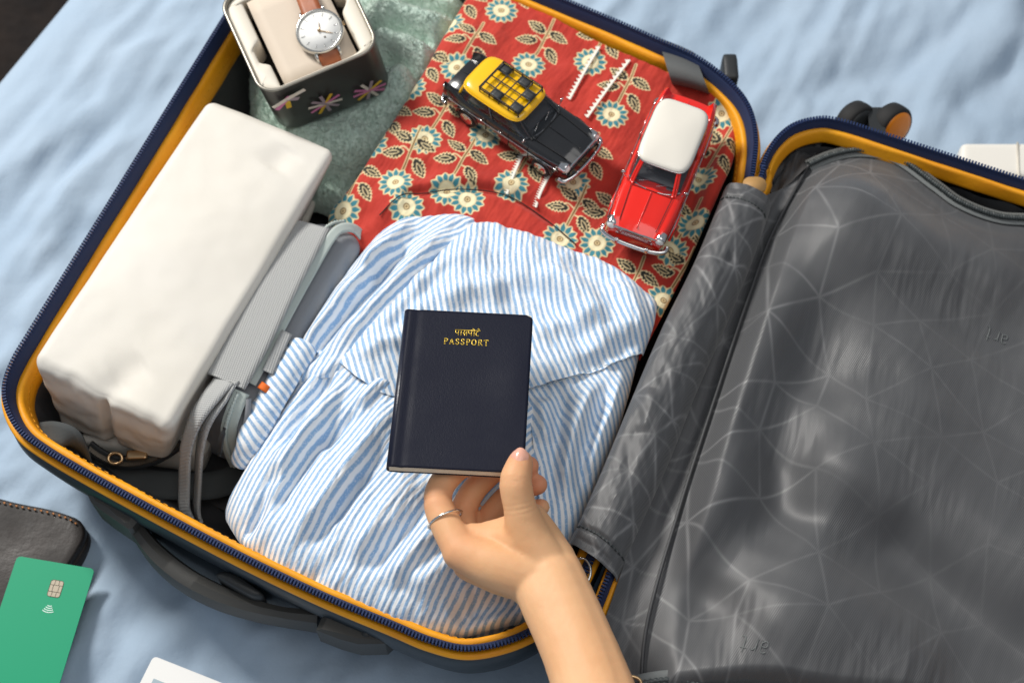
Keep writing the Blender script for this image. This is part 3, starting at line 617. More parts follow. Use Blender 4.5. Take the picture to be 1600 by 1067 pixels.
# ================================================================== WHITE TOILETRY POUCH
def pouch():
    t = thing('toiletry_pouch', 'white leatherette toiletry pouch with black zip packed beside the yellow trim', 'pouch', tuple(P(260, 430, .0126)))
    zt = .126; zb = .05
    c8 = [P(92, 668, zb), P(262, 722, zb), P(500, 290, .05), P(352, 240, .05), P(46, 562, zt), P(266, 672, zt - .008), P(527, 234, zt - .006), P(324, 150, zt)]
    V, F = soft_box(c8, (70, 130, 40), .10, (.003, .003, .003))
    # the boxed near end: a seam down its middle, a fold ridge from seam to corner, soft dents on the top
    x, y, z = V.T
    ctr = P(165, 610, zt)
    dvec = (P(266, 672, zt) - P(46, 562, zt)); dvec /= np.linalg.norm(dvec); lvec = (P(324, 150, zt) - P(46, 562, zt)); lvec /= np.linalg.norm(lvec)
    a = (V - P(46, 562, zt)) @ dvec; l = (V - P(46, 562, zt)) @ lvec; dep = zt - z
    wl = np.linalg.norm(P(266, 672, zt) - P(46, 562, zt))
    mid = wl * .52 - dep * .10
    front = np.exp(-(np.clip(l, 0, None) / .012) ** 2)
    V = V + (lvec * (.0060 * np.exp(-((a - mid) / .0035) ** 2) * front * sm(dep, .0, .02))[:, None])
    V = V - np.array([0, 0, 1.]) * (.0035 * np.exp(-((a - mid) / .012) ** 2) * np.exp(-((l - .006) / .010) ** 2))[:, None]
    V[:, 2] += .0016 * fbm(x * 16, y * 16, 4, 3) * sm(-dep, -.03, 0) - .0022 * folds(x, y, [([(455, 165 + 60), (440, 240), (420, 262)], 1, .012), ([(170, 590), (230, 560)], 1, .012)], zt)
    V = V + lvec * (.0022 * fbm(a * 45, dep * 45, 14, 2) * front)[:, None]
    mk('body', V, F, M['pouch'], t)
    # lower half below the zip
    c8 = [P(150, 716, .016), P(318, 742, .016), P(500, 300, .016), P(362, 250, .016), P(120, 688, .047), P(322, 708, .047), P(508, 288, .047), P(356, 246, .047)]
    V, F = soft_box(c8, (30, 60, 12), .14, (.002, .002, 0)); mk('lower_body', V, F, M['pouch'], t)
    zp = spl(PL([(142, 694, .050), (158, 706, .049), (182, 717, .048), (212, 719, .048), (240, 712, .048), (262, 701, .05), (284, 686, .054)]), 90)
    nrm = np.array([0, -.75, .65]); nrm /= np.linalg.norm(nrm)
    V, F = ribbon(zp + nrm * .003, .010, .002, nrm); zt_ = mk('zip', V, F, M['black'], t)
    b = MB()
    for i in range(2, 88, 2): b.box(zp[i] + nrm * .0055, (.0014, .0036, .0016))
    b.build('zip_teeth', M['chipline'], zt_, smooth=False, kind='stuff')
    # gold puller: slider, plate and ring
    b = MB(); c = P(214, 711, .058); b.add(*soft_box([c + np.array([sx * .0075, sy * .0035, sz * .002 + sx * .001]) for sz in (-1, 1) for sx, sy in ((-1, -1), (1, -1), (1, 1), (-1, 1))], (8, 6, 4), .2)); b.build('zip_slider', M['gold'], t)
    b = MB(); a_ = np.linspace(0, 2 * np.pi, 26, endpoint=False); c = P(180, 716, .058); b.tube(np.stack([c[0] + .0048 * np.cos(a_), c[1] + .0036 * np.sin(a_), c[2] + .0012 * np.sin(a_)], 1), .0012, 8, closed=True); b.build('zip_ring', M['gold'], t)
pouch()

# ================================================================== GREY ORGANISER CASE
def organiser():
    t = thing('organiser_case', 'grey nylon organiser case with pale zip and orange tag beside white pouch', 'case', tuple(P(430, 520, .0126)))
    zt = .103
    c8 = [P(300, 700, .02), P(392, 740, .02), P(560, 400, .02), P(480, 380, .02), P(322, 625, zt), P(392, 690, zt - .012), P(574, 372, zt - .006), P(486, 338, zt)]
    V, F = soft_box(c8, (40, 110, 40), .30, (.004, .002, .003)); mk('body', V, F, M['orgdark'], t)
    # pale zip tapes running round the far end and down the near end
    z1 = spl(PL([(392, 600, zt + .001), (420, 548, zt + .003), (450, 490, zt + .004), (486, 425, zt + .004), (515, 375, zt + .004), (532, 358, zt + .001), (552, 358, zt - .006), (566, 372, zt - .016), (572, 392, zt - .03)]), 120)
    V, F = ribbon(z1, .007, .0015, np.array([.35, -.1, .95])); mk('zip_tape', V, F, M['orgtape'], t)
    z1b = spl(PL([(470, 420, zt + .004), (500, 367, zt + .005), (518, 350, zt + .002), (538, 346, zt - .004)]), 60)
    V, F = tube(z1b, .0012 + .0004 * np.cos(np.arange(60) * 2.4), 8); mk('zip_coil', V, F, M['orgtape'], t)
    z2 = spl(PL([(378, 612, zt + .004), (366, 640, zt), (358, 668, zt - .012), (360, 696, zt - .03), (372, 726, zt - .055)]), 80)
    V, F = ribbon(z2, .011, .0015, np.array([.0, -.75, .65])); mk('zip_tape', V, F, M['orgtape'], t)
    V, F = tube(z2 + np.array([-.002, -.0016, .0018]), .0014 + .0005 * np.cos(np.arange(80) * 2.4), 8); mk('zip_coil', V, F, M['orgtape'], t)
    z3 = spl(PL([(388, 622, zt + .002), (386, 650, zt - .004), (378, 690, zt - .02), (382, 728, zt - .05)]), 60); V, F = tube(z3, .0022, 8); mk('piping', V, F, M['orgdark'], t)
    # broad flat handle across the top, its end hanging over the near side as two bands
    p = spl(PL([(484, 352, zt + .003), (470, 378, zt + .006), (430, 452, zt + .008), (390, 530, zt + .008), (352, 596, zt + .006)]), 80)
    V, F = ribbon(p, .0305, .0022, np.array([-.05, -.1, 1.]), rows=9); mk('handle_band', V, F, M['org'], t)
    for off, z_ in ((0, 0), (20, -.004)):
        p = spl(PL([(352 + off * .6, 596, zt + .006), (330 + off * .8, 622, zt + .007), (308 + off * .8, 655, zt + .002), (293 + off, 700, zt - .02), (290 + off, 750, zt - .045), (290 + off * .9, 790, zt - .062), (296 + off * .8, 808, zt - .07)]) + np.array([0, 0, z_]), 90)
        nr = np.array([-.55, -.35, .75]) if not off else np.array([-.8, -.2, .55])
        V, F = ribbon(p, np.interp(np.arange(90), [0, 25, 89], [.018, .011, .0095]), .0022, nr); mk('handle_strap', V, F, M['org'], t)
    b = MB(); q = spl(PL([(351, 668, zt + .002), (345, 690, zt - .006), (343, 712, zt - .018)]), 20); b.tube(q, [.0012] * 3 + [.002] * 14 + [.0012] * 3, 8, flat=.5); b.build('zip_pull', M['black'], t)
    p = spl(PL([(406, 601, zt + .003), (415, 607, zt + .002), (424, 614, zt - .004)]), 12); V, F = ribbon(p, .0052, .0012, np.array([.2, -.2, .95])); mk('orange_tag', V, F, M['orangetag'], t)
    p = spl(PL([(448, 520, zt + .004), (432, 552, zt + .004), (418, 582, zt + .003)]), 20); V, F = ribbon(p, .008, .0016, np.array([.3, -.1, .95])); mk('side_tab', V, F, M['org'], t)
organiser()

# ================================================================== GREEN TOWEL
def towel():
    t = None
    zt = .082
    G = coons(PL([(392, 205, .05), (450, 290, .055), (540, 330, .055)]), PL([(392, -60, .07), (560, -70, .075), (760, -40, .075)]), PL([(392, 205, .05), (385, 110, .07), (392, -60, .07)]), PL([(540, 330, .055), (640, 170, .08), (760, -40, .075)]), 300, 260)
    X, Y = G[..., 0].copy(), G[..., 1].copy(); e = np.minimum.reduce(edge_dist(G))
    h = folds(X, Y, [([(560, 18), (620, 28), (720, 62)], .014, .012), ([(560, 40), (620, 52), (680, 80)], -.012, .006), ([(570, 55), (640, 78), (690, 120)], .012, .012), ([(590, 84), (640, 105), (660, 140)], -.010, .005),
                     ([(600, 120), (630, 140), (650, 180)], .01, .016), ([(590, -10), (680, 8), (760, 20)], -.010, .006), ([(430, 190), (520, 220), (580, 200)], .010, .02), ([(470, 250), (540, 260), (590, 230)], -.006, .008)], .08)
    h = h * 1.5; h += .004 * fbm(X * 25, Y * 25, 2, 3) + .0012 * fbm(X * 330, Y * 330, 3, 2) + .0016 * perlin(X * 170, Y * 170, 6)
    G[..., 2] += h - .02 * (1 - rnd(e, .02))
    o = grid_obj('towel', G, M['towel']); tag(o, 'folded sage green terry towel under the watch tin', 'towel')
    # terry pile: thousands of tiny tufts
    nv, nu = G.shape[:2]; k = 26000; r = np.random.default_rng(3)
    i = r.integers(1, nv - 1, k); j = r.integers(1, nu - 1, k); p = G[i, j] + (r.random((k, 3)) - .5) * .001
    d = (r.random((k, 3)) - .5) * .0032; d[:, 2] = .0022 + .002 * r.random(k); w_ = (r.random((k, 3)) - .5) * .0014; w_[:, 2] = 0
    V = np.stack([p - w_ * .5, p + w_ * .5, p + d], 1).reshape(-1, 3); mk('terry_pile', V, np.arange(3 * k).reshape(-1, 3), M['towel'], o, kind='stuff', smooth=False)
towel()

# ================================================================== WATCH TIN
TZ = .150
def tin():
    top4 = [P(410, 150, TZ), P(593, 73, TZ), P(526, -70, TZ), P(341, -2, TZ)]; bot4 = [P(444, 212, .084), P(617, 142, .084), P(548, -10, .084), P(372, 60, .084)]
    t = thing('watch_tin', 'dark square tin with pink and yellow starburst prints and cream insert', 'tin', tuple(np.mean(bot4, 0)))
    def outl(c4, inset, rad, n=9):
        c = np.array(c4); ce = c.mean(0); pts = []
        wl = np.linalg.norm(c[1] - c[0])
        for k in range(4):
            p = c[k]; a = c[k - 1] - p; b = c[(k + 1) % 4] - p; a /= np.linalg.norm(a); b /= np.linalg.norm(b)
            p = p + (a + b) * inset
            for q in np.linspace(0, 1, n):
                th = q * math.pi / 2; pts.append(p + (a + b) * rad - (a * math.sin(th) + b * math.cos(th)) * rad)
        return np.array(pts)
    oo = outl
    n = 36
    T, B = np.array(top4), np.array(bot4); U = (T - B).mean(0); U /= np.linalg.norm(U)
    mix = lambda f: list(B * (1 - f) + T * f)
    rings = [oo(mix(.0), .004, .012), oo(mix(.02), .001, .014), oo(mix(.06), 0, .0145), oo(mix(.35), 0, .0145), oo(mix(.7), 0, .0145), oo(mix(.965), 0, .0145)]
    V = np.vstack(rings); F = [tuple(f) for f in gridF(len(rings), n, wrap_u=True)] + [tuple(reversed(range(n)))]; mk('wall', V, F, M['tin'], t)
    rings = [oo(mix(.965), -.0004, .0147), oo(mix(.99), -.0009, .0150), oo(mix(1.0), .0, .0145), oo(mix(1.0), .0012, .0135), oo(mix(.97), .0018, .013), oo(mix(.90), .0018, .013)]
    V = np.vstack(rings); F = [tuple(f) for f in gridF(len(rings), n, wrap_u=True)]; mk('rim', V, F, M['tinrim'], t)
    # cream tray: flat border with a wavy finger notch either side, then walls down to the card
    ex = T[1] - T[0]; ey = T[3] - T[0]; O = T[0]; W = np.linalg.norm(ex); ex, ey = ex / W, ey / np.linalg.norm(ey)
    L_ = lambda x, y, z: O + ex * x + ey * y + U * z
    outer = oo(mix(.93), .0019, .013)
    nb = 160
    def hole(s):                                            # opening: straight near and far, notched on both long sides
        y0, y1, x0, x1 = .004, .088, .0145, .0795
        per = np.linspace(0, 4, nb, endpoint=False); pts = []
        for q in per:
            k, f = int(q), q - int(q)
            if k == 0: x, y = x0 + (x1 - x0) * f, y0
            elif k == 1: x, y = x1 + .007 * sm(abs(f - .62) * -1, -.16, -.07), y0 + (y1 - y0) * f
            elif k == 2: x, y = x1 - (x1 - x0) * f, y1
            else: x, y = x0 - .007 * sm(abs(f - .60) * -1, -.16, -.07), y1 - (y1 - y0) * f
            pts.append((x, y))
        return np.array(pts)
    ho = hole(0); oc = spl(outer, nb, closed=True)
    hp = np.array([L_(x, y, -.005) for x, y in ho])
    # start the outer ring where it is closest to the hole's first point
    k0 = np.argmin(np.linalg.norm(oc - hp[0] - (hp[0] - hp.mean(0)) * .25, axis=1)); oc = np.roll(oc, -k0, 0)
    if np.linalg.norm(oc[10] - hp[10]) > np.linalg.norm(oc[-10] - hp[10]): oc = np.roll(oc[::-1], 1, 0)
    ins = lambda f: hp * (1 - f) + oc * f
    V = np.vstack([oc, ins(.85) + U * .0016, ins(.45) + U * .002, ins(.12) + U * .0012, hp, hp - U * .03]); F = gridF(6, nb, wrap_u=True); mk('cream_insert', V, F, M['cream'], t)
    fl = np.array([L_(x, y, -.033) for x, y in ho]); mk('insert_floor', fl, [tuple(range(nb))], M['slot'], t)
    # the card carrying the watch
    b = MB(); b.add(*soft_box([L_(.0175, .004, -.03), L_(.0765, .004, -.03), L_(.0765, .087, -.03), L_(.0175, .087, -.03), L_(.0175, .004, -.010), L_(.0765, .004, -.010), L_(.0765, .087, -.005), L_(.0175, .087, -.005)], (6, 6, 4), .03)); b.build('watch_cushion', M['card'], t)
    # starburst print: narrow bars fanned round a point on the near wall
    ff = (B[1] - B[0]); FW = np.linalg.norm(ff); ff /= FW; nrm = np.cross(ff, U); nrm /= np.linalg.norm(nrm)
    if nrm[1] > 0: nrm = -nrm
    Hh = np.linalg.norm(T[0] - B[0])
    def bar(c, ang, l0, l1, wd, m, lift):
        d = ff * math.cos(ang) + U * math.sin(ang); q = -ff * math.sin(ang) + U * math.cos(ang)
        bs = B[0] + ff * c[0] + U * c[1] + nrm * (.0004 + lift)
        s = np.array([bs + d * l0 - q * wd, bs + d * l1 - q * wd, bs + d * l1 + q * wd, bs + d * l0 + q * wd])
        b = MB(); b.add(np.vstack([s, s + nrm * .00025]), [(0, 1, 2, 3), (4, 7, 6, 5), (0, 4, 5, 1), (1, 5, 6, 2), (2, 6, 7, 3), (3, 7, 4, 0)]); b.build('print_bar', m, t, smooth=False)
    pal = [M['print_m'], M['print_c'], M['print_p'], M['print_y'], M['print_m'], M['print_c'], M['print_p'], M['print_y']]
    for ci, (c, n0) in enumerate((((FW * .42, Hh * .36), 0), ((FW * .80, Hh * .26), 2))):
        for k in range(5):
            a = math.radians(95 - k * 36 + ci * 50); bar(c, a, -.0135, .0135, .0013, pal[(k * 3 + n0) % 8], .00003 * k)
    c = (FW * .155, Hh * .80)
    for k, (an, l0, l1, m) in enumerate(((265, 0, .014, M['print_y']), (225, -.004, .014, M['print_p']), (200, -.006, .0125, M['print_c']), (-35, 0, .010, M['print_m']), (15, .0, .0155, M['print_c']))):
        bar(c, math.radians(an), l0, l1, .0020, m, .00003 * k)
    return L_, U, ex, ey
L_, TU, tex, tey = tin()

# ================================================================== WRIST WATCH
def watch():
    ax = (tex * .72 - tey * .0 + 0 * TU)
    c = P(499, 49, TZ + .002)
    wU = TU + tey * -.05; wU /= np.linalg.norm(wU)
    sd = (P(522, 100, TZ) - P(481, -4, TZ)); sd -= wU * (sd @ wU); sd /= np.linalg.norm(sd); rt = np.cross(wU, sd); rt /= np.linalg.norm(rt)     # strap direction (towards 6), right side
    t = thing('wrist_watch', 'round wrist watch with white dial and tan leather strap on its cushion', 'watch', tuple(c - wU * .012))
    Mw = np.stack([rt, -sd, wU], 1); tf = lambda x, y, z: c + rt * x - sd * y + wU * z
    b = MB(); b.lathe([(.0155, -.006), (.0172, -.0055), (.0178, -.003), (.0178, -.0005), (.0172, .0012), (.0164, .0018), (.0158, .0012), (.0156, .0004)], c, Mw, 64); b.build('case', M['steel'], t)
    b = MB(); b.lathe([(.0001, .0003), (.0157, .0003), (.0157, -.001)], c, Mw, 64); dial = b.build('dial', M['dial'], t)
    for k in range(12):
        a = math.radians(30 * k); b = MB(); q = np.stack([tf(math.sin(a) * r_, math.cos(a) * r_, .00055) for r_ in (.0112, .0142)]); b.tube(q, .00022, 4); b.build('hour_mark', M['steel'], dial)
    for ang, ln, nm in ((18, .0065, 'hour_hand'), (124, .0105, 'minute_hand')):
        a = math.radians(ang); b = MB(); b.tube([tf(-math.sin(a) * .0015, -math.cos(a) * .0015, .001), tf(math.sin(a) * ln, math.cos(a) * ln, .001)], [.0005, .00025], 5); b.build(nm, M['gold'], t)
    b = MB(); b.lathe([(.0009, .0006), (.0009, .0015), (.0001, .0018)], c, Mw, 12); b.build('hand_hub', M['gold'], t)
    b = MB(); b.box(tf(.0022, -.0062, .0006), (.0014, .0012, .0004), Mw); b.build('date_dot', M['chipline'], dial, smooth=False)
    b = MB(); Mc = np.stack([wU, sd, rt], 1); b.lathe([(.0001, .0195), (.0016, .0195), (.0016, .0172)][::-1], c - wU * .002, Mc, 14); b.build('crown', M['gold'], t)
    for sy in (-1, 1):
        for sx in (-1, 1):
            b = MB(); q = spl([tf(sx * .0085, sy * .0145, -.002), tf(sx * .0085, sy * .0180, -.0022), tf(sx * .0084, sy * .0205, -.005)], 8); b.tube(q, [.0014] * 6 + [.0013, .0011], 8); b.build('lug', M['steel'], t)
    for sy in (1, -1):
        q = [tf(0, sy * .0168, -.0035), tf(0, sy * .0215, -.0042), tf(0, sy * .030, -.0065), tf(0, sy * .040, -.011), tf(0, sy * .046, -.020)] if sy > 0 else [tf(0, -.0168, -.0035), tf(0, -.0200, -.0046), tf(0, -.0232, -.0085), tf(0, -.0250, -.016), tf(0, -.0255, -.024)]
        q = spl(q, 30); nm = 'strap'
        V, F = ribbon(q, np.linspace(.0152, .0140, 30), .0024, wU); mk(nm, V, F, M['leather'], t)
watch()
# ================================================================== RED PRINTED KURTA
def leaf_poly(c, d, ln, wd):
    """distance field helper: returns (along, across) in leaf units"""
    return c, d / np.linalg.norm(d), ln, wd
def kurta():
    t = thing('printed_kurta', 'folded red cotton kurta with block printed flowers under the toy cars', 'kurta', tuple(P(850, 250, .0126)))
    z0 = R - .006
    left = PL([(560, 400, z0 - .02), (512, 340, z0 - .016), (545, 290, z0 - .004), (600, 205, z0), (655, 118, z0), (700, 40, z0), (752, -50, z0 - .006)])
    top = PL([(752, -50, z0 - .006), (800, -5, z0 - .006), (880, 36, z0 - .006), (960, 76, z0 - .006), (1040, 112, z0 - .006), (1100, 138, z0 - .006), (1152, 160, z0 - .006)])
    right = PL([(1000, 560, z0 - .012), (1040, 480, z0 - .012), (1080, 400, z0 - .012), (1125, 300, z0 - .014), (1148, 240, z0 - .016), (1152, 160, z0 - .006)])
    bot = PL([(560, 400, z0 - .02), (700, 430, z0 - .012), (850, 480, z0 - .012), (1000, 560, z0 - .012)])
    G = coons(bot, top, left, right, 620, 470); X, Y = G[..., 0].copy(), G[..., 1].copy()
    ebt, et, el, er = edge_dist(G)
    U0, V0 = X.copy(), Y.copy()
    h = .006 * (rnd(el, .012) - 1) + .004 * (rnd(er, .01) - 1)
    h += folds(X, Y, [
        ([(1112, 175), (1105, 230), (1080, 310), (1050, 400), (1025, 470)], -.007, .007), ([(1140, 165), (1138, 230), (1112, 310), (1085, 390)], .006, .008), ([(1085, 170), (1078, 230)], -.003, .006),
        ([(590, 330), (625, 305), (660, 298), (720, 292), (790, 300), (850, 330), (900, 375)], -.0045, .004), ([(600, 318), (640, 292), (720, 282), (800, 290), (860, 318)], .0035, .007),
        ([(575, 350), (605, 322), (640, 300)], .004, .006), ([(520, 330), (560, 350), (590, 340)], .004, .009),
        ([(900, 75), (870, 130), (830, 200), (800, 280)], .0016, .005), ([(960, 100), (930, 150), (880, 240), (850, 300)], .0016, .005),
        ([(620, 200), (680, 230), (760, 260)], .003, .012), ([(690, 90), (740, 60), (800, 60)], .003, .012), ([(830, 60), (880, 100)], -.002, .008), ([(560, 270), (620, 260), (690, 280)], -.003, .009)], z0)
    h += .0022 * fbm(X * 22, Y * 22, 61, 3) + .0011 * streak(X, Y, math.radians(60), .04, .010, 62, 3) + .00025 * fbm(X * 220, Y * 220, 63, 2)
    G[..., 2] += h
    # ---- block print, drawn on the flat cloth
    x, y = U0, V0
    red, red2 = np.array(lin('#bd3424')), np.array(lin('#ad2a1d')); cream = np.array(lin('#e3cf9f')); teal = np.array(lin('#357f8c')); dark = np.array(lin('#23241f')); brown = np.array(lin('#7d5a2c')); pale = np.array(lin('#efe6c0'))
    C = red + (red2 - red) * (sm(fbm(x * 40, y * 40, 71, 3), -.5, .5))[..., None]
    def paint(mask, col): 
        nonlocal C
        C = C * (1 - mask[..., None]) + col * mask[..., None]
    aa = .0004
    fill = lambda d: sm(-d, -aa, aa)                        # d signed distance, negative inside
    def box_of(cx, cy, r): return (np.abs(x - cx) < r) & (np.abs(y - cy) < r)
    def sub(cx, cy, r, fn):
        m = box_of(cx, cy, r)
        if m.any():
            xx, yy = x[m] - cx, y[m] - cy; Cs = C[m]
            for mask, col in fn(xx, yy): Cs = Cs * (1 - mask[:, None]) + col * mask[:, None]
            C[m] = Cs
    def leaf(cx, cy, ang, ln=.0088, wd=.0047):
        def fn(xx, yy):
            a = xx * math.cos(ang) + yy * math.sin(ang); b = -xx * math.sin(ang) + yy * math.cos(ang)
            tt = np.clip((a / ln + 1) / 2, 0, 1); hw = wd * np.sin(np.pi * tt ** .8) ** .8 * (1 + .10 * np.sin(tt * 46)); end = np.maximum(np.abs(a) - ln, 0)
            d = np.abs(b) - hw + end; out = [(fill(d), cream), (fill(d + .0012 + .0004 * np.sin(tt * 40)), dark)]
            hw2 = wd * .42 * np.sin(np.pi * np.clip((tt - .2) / .6, 0, 1)) ; out.append((fill(np.abs(b) - hw2) * (np.abs(tt - .5) < .3), cream * .9)); out.append((fill(np.abs(b) - hw2 * .5) * (np.abs(tt - .5) < .2), dark)); return out
        sub(cx, cy, ln * 1.3, fn)
    def stroke(pts, wd, col):
        p = np.asarray(pts); cx, cy = p.mean(0); r = np.abs(p - [cx, cy]).max() + wd * 2; m = box_of(cx, cy, r)
        if not m.any(): return
        d, _, _ = seg_dist(x[m], y[m], np.c_[p, 0 * p[:, 0]]); mk_ = fill(d - wd)[:, None]; C[m] = C[m] * (1 - mk_) + col * mk_
    def flower(cx, cy, rad=.0132, rot=0):
        def fn(xx, yy):
            r_ = np.hypot(xx, yy); th = np.arctan2(yy, xx) + rot; n = 13; k = (th * n / (2 * np.pi)) % 1 - .5
            edge = rad * (.93 + .07 * np.cos(k * 2 * np.pi)); arc = np.abs(k) * 2 * np.pi / n * r_
            pet = np.maximum(arc - .0016 * sm(rad * .96 - r_, -.0004, .0035) * sm(r_, rad * .2, rad * .7) - .0002, np.abs(r_ - rad * .72) - rad * .22)
            return [(fill(r_ - edge), cream), (fill(pet), teal), (fill(r_ - rad * .44) * .85, pale), (fill(np.abs(np.sin(th * n)) * r_ * .25 - .0002) * fill(r_ - rad * .5) * .35, cream * .75),
                    (fill(r_ - .0024), brown), (fill(r_ - .0016), cream), (fill(r_ - .0008), brown)]
        sub(cx, cy, rad * 1.2, fn)
    K = .000208                                             # metres per drawing unit
    def motif(u, v, rot=0, lv=(1, 1, 1, 1, 1)):
        q = P(500 + u / 2.2235, v / 2.2235, z0)[:2]; c_, s_ = math.cos(rot), math.sin(rot)
        W_ = lambda dx, dy: np.array([q[0] + (dx * c_ + dy * s_ * 1.2) * K, q[1] + (dx * s_ - dy * 1.18 * c_) * K])
        stem = [W_(22, -40), W_(50, -90), W_(78, -140), W_(96, -182)]
        twigs = [[W_(54, -98), W_(30, -118), W_(10, -112)], [W_(68, -122), W_(50, -146), W_(45, -150)], [W_(60, -108), W_(88, -116), W_(100, -112)], [W_(44, -82), W_(66, -72), W_(80, -56)]]
        for tw in twigs: stroke(spl(tw, 8), .00055, cream)
        stroke(stem, .0012, cream); stroke(stem, .0006, brown)
        for k, (dx, dy, an) in enumerate(((-8, -104, 175), (32, -152, 140), (112, -112, -38), (84, -44, -68))):
            c2 = W_(dx, dy); leaf(c2[0], c2[1], math.radians(an) + rot)
        flower(q[0], q[1], rot=u * .1)
    for u, v, ro in ((630, 25, 0), (445, 70, 0), (725, 215, 0), (475, 235, 0), (310, 300, 0), (940, 195, 0), (175, 490, 0), (365, 490, 0), (575, 465, 0), (1015, 375, 0), (262, 628, .05), (75, 705, .1), (440, 658, 0),
                     (665, 640, 0), (880, 620, 0), (835, 812, 0), (965, 825, 0), (1225, 830, -.1), (1325, 575, -.15), (1400, 372, -.15), (1200, 1010, -.1), (1040, 1060, 0)):
        motif(u, v, ro)
    for u, v in ((512, 688), (300, 712), (1310, 745)): q = P(500 + u / 2.2235, v / 2.2235, z0); flower(q[0], q[1], rot=u)
    C[..., 3] = 1
    kf = with_vcol(mat('kurta_cotton', '#b02a1c', .85, bump=[(1100, .0003), (120, .0009)], sheen=.2)); M['kurta'] = kf
    grid_obj('cloth', G, kf, t, cols=C.reshape(-1, 4))
    zf = lambda px: np.array([G[np.unravel_index(np.argmin((X - P(u, v, z0)[0]) ** 2 + (Y - P(u, v, z0)[1]) ** 2), X.shape)] for u, v in px])
    # dark neckline cord and zig-zag lace on the placket
    q = spl(zf([(592, 332), (625, 308), (660, 300), (720, 294), (790, 302), (850, 332), (900, 375)]) + [0, 0, .0015], 80); V, F = tube(q, .0005, 6); mk('neck_cord', V, F, M['cord'], t)
    for px in ([(938, 66), (915, 105), (890, 150)], [(985, 88), (955, 125), (918, 180)], [(817, 242), (803, 275), (793, 300)], [(858, 275), (845, 300), (838, 318)]):
        q = spl(zf(px) + [0, 0, .0016], 60); a = np.arange(60); tg, _, _ = frames(q); side = np.cross(tg, [0, 0, 1.])
        b = MB(); b.add(*ribbon(q, .0016, .0005, (0, 0, 1.), rows=3))
        for k in range(0, 58, 4): b.add([q[k] + side[k] * .0006 + [0, 0, .0004], q[k + 2] + side[k] * .0034 + [0, 0, .0007], q[min(k + 4, 59)] + side[k] * .0006 + [0, 0, .0004]], [(0, 1, 2)])
        b.build('lace_trim', M['lace'], t)
    # turned edge hanging at the left side
    E0 = G[:, 0]; hem = np.stack([E0, E0 + np.array([.001, -.001, -.012]), E0 + np.array([.004, -.002, -.03])], 1); grid_obj('hem', hem[:, ::-1], kf, t, cols=np.repeat(C[:, :1], 3, 1)[:, ::-1].reshape(-1, 4))
    return G
KG = kurta()
def kz(u, v, z=R - .006):
    q = P(u, v, z); return KG[np.unravel_index(np.argmin((KG[..., 0] - q[0]) ** 2 + (KG[..., 1] - q[1]) ** 2), KG.shape[:2])]

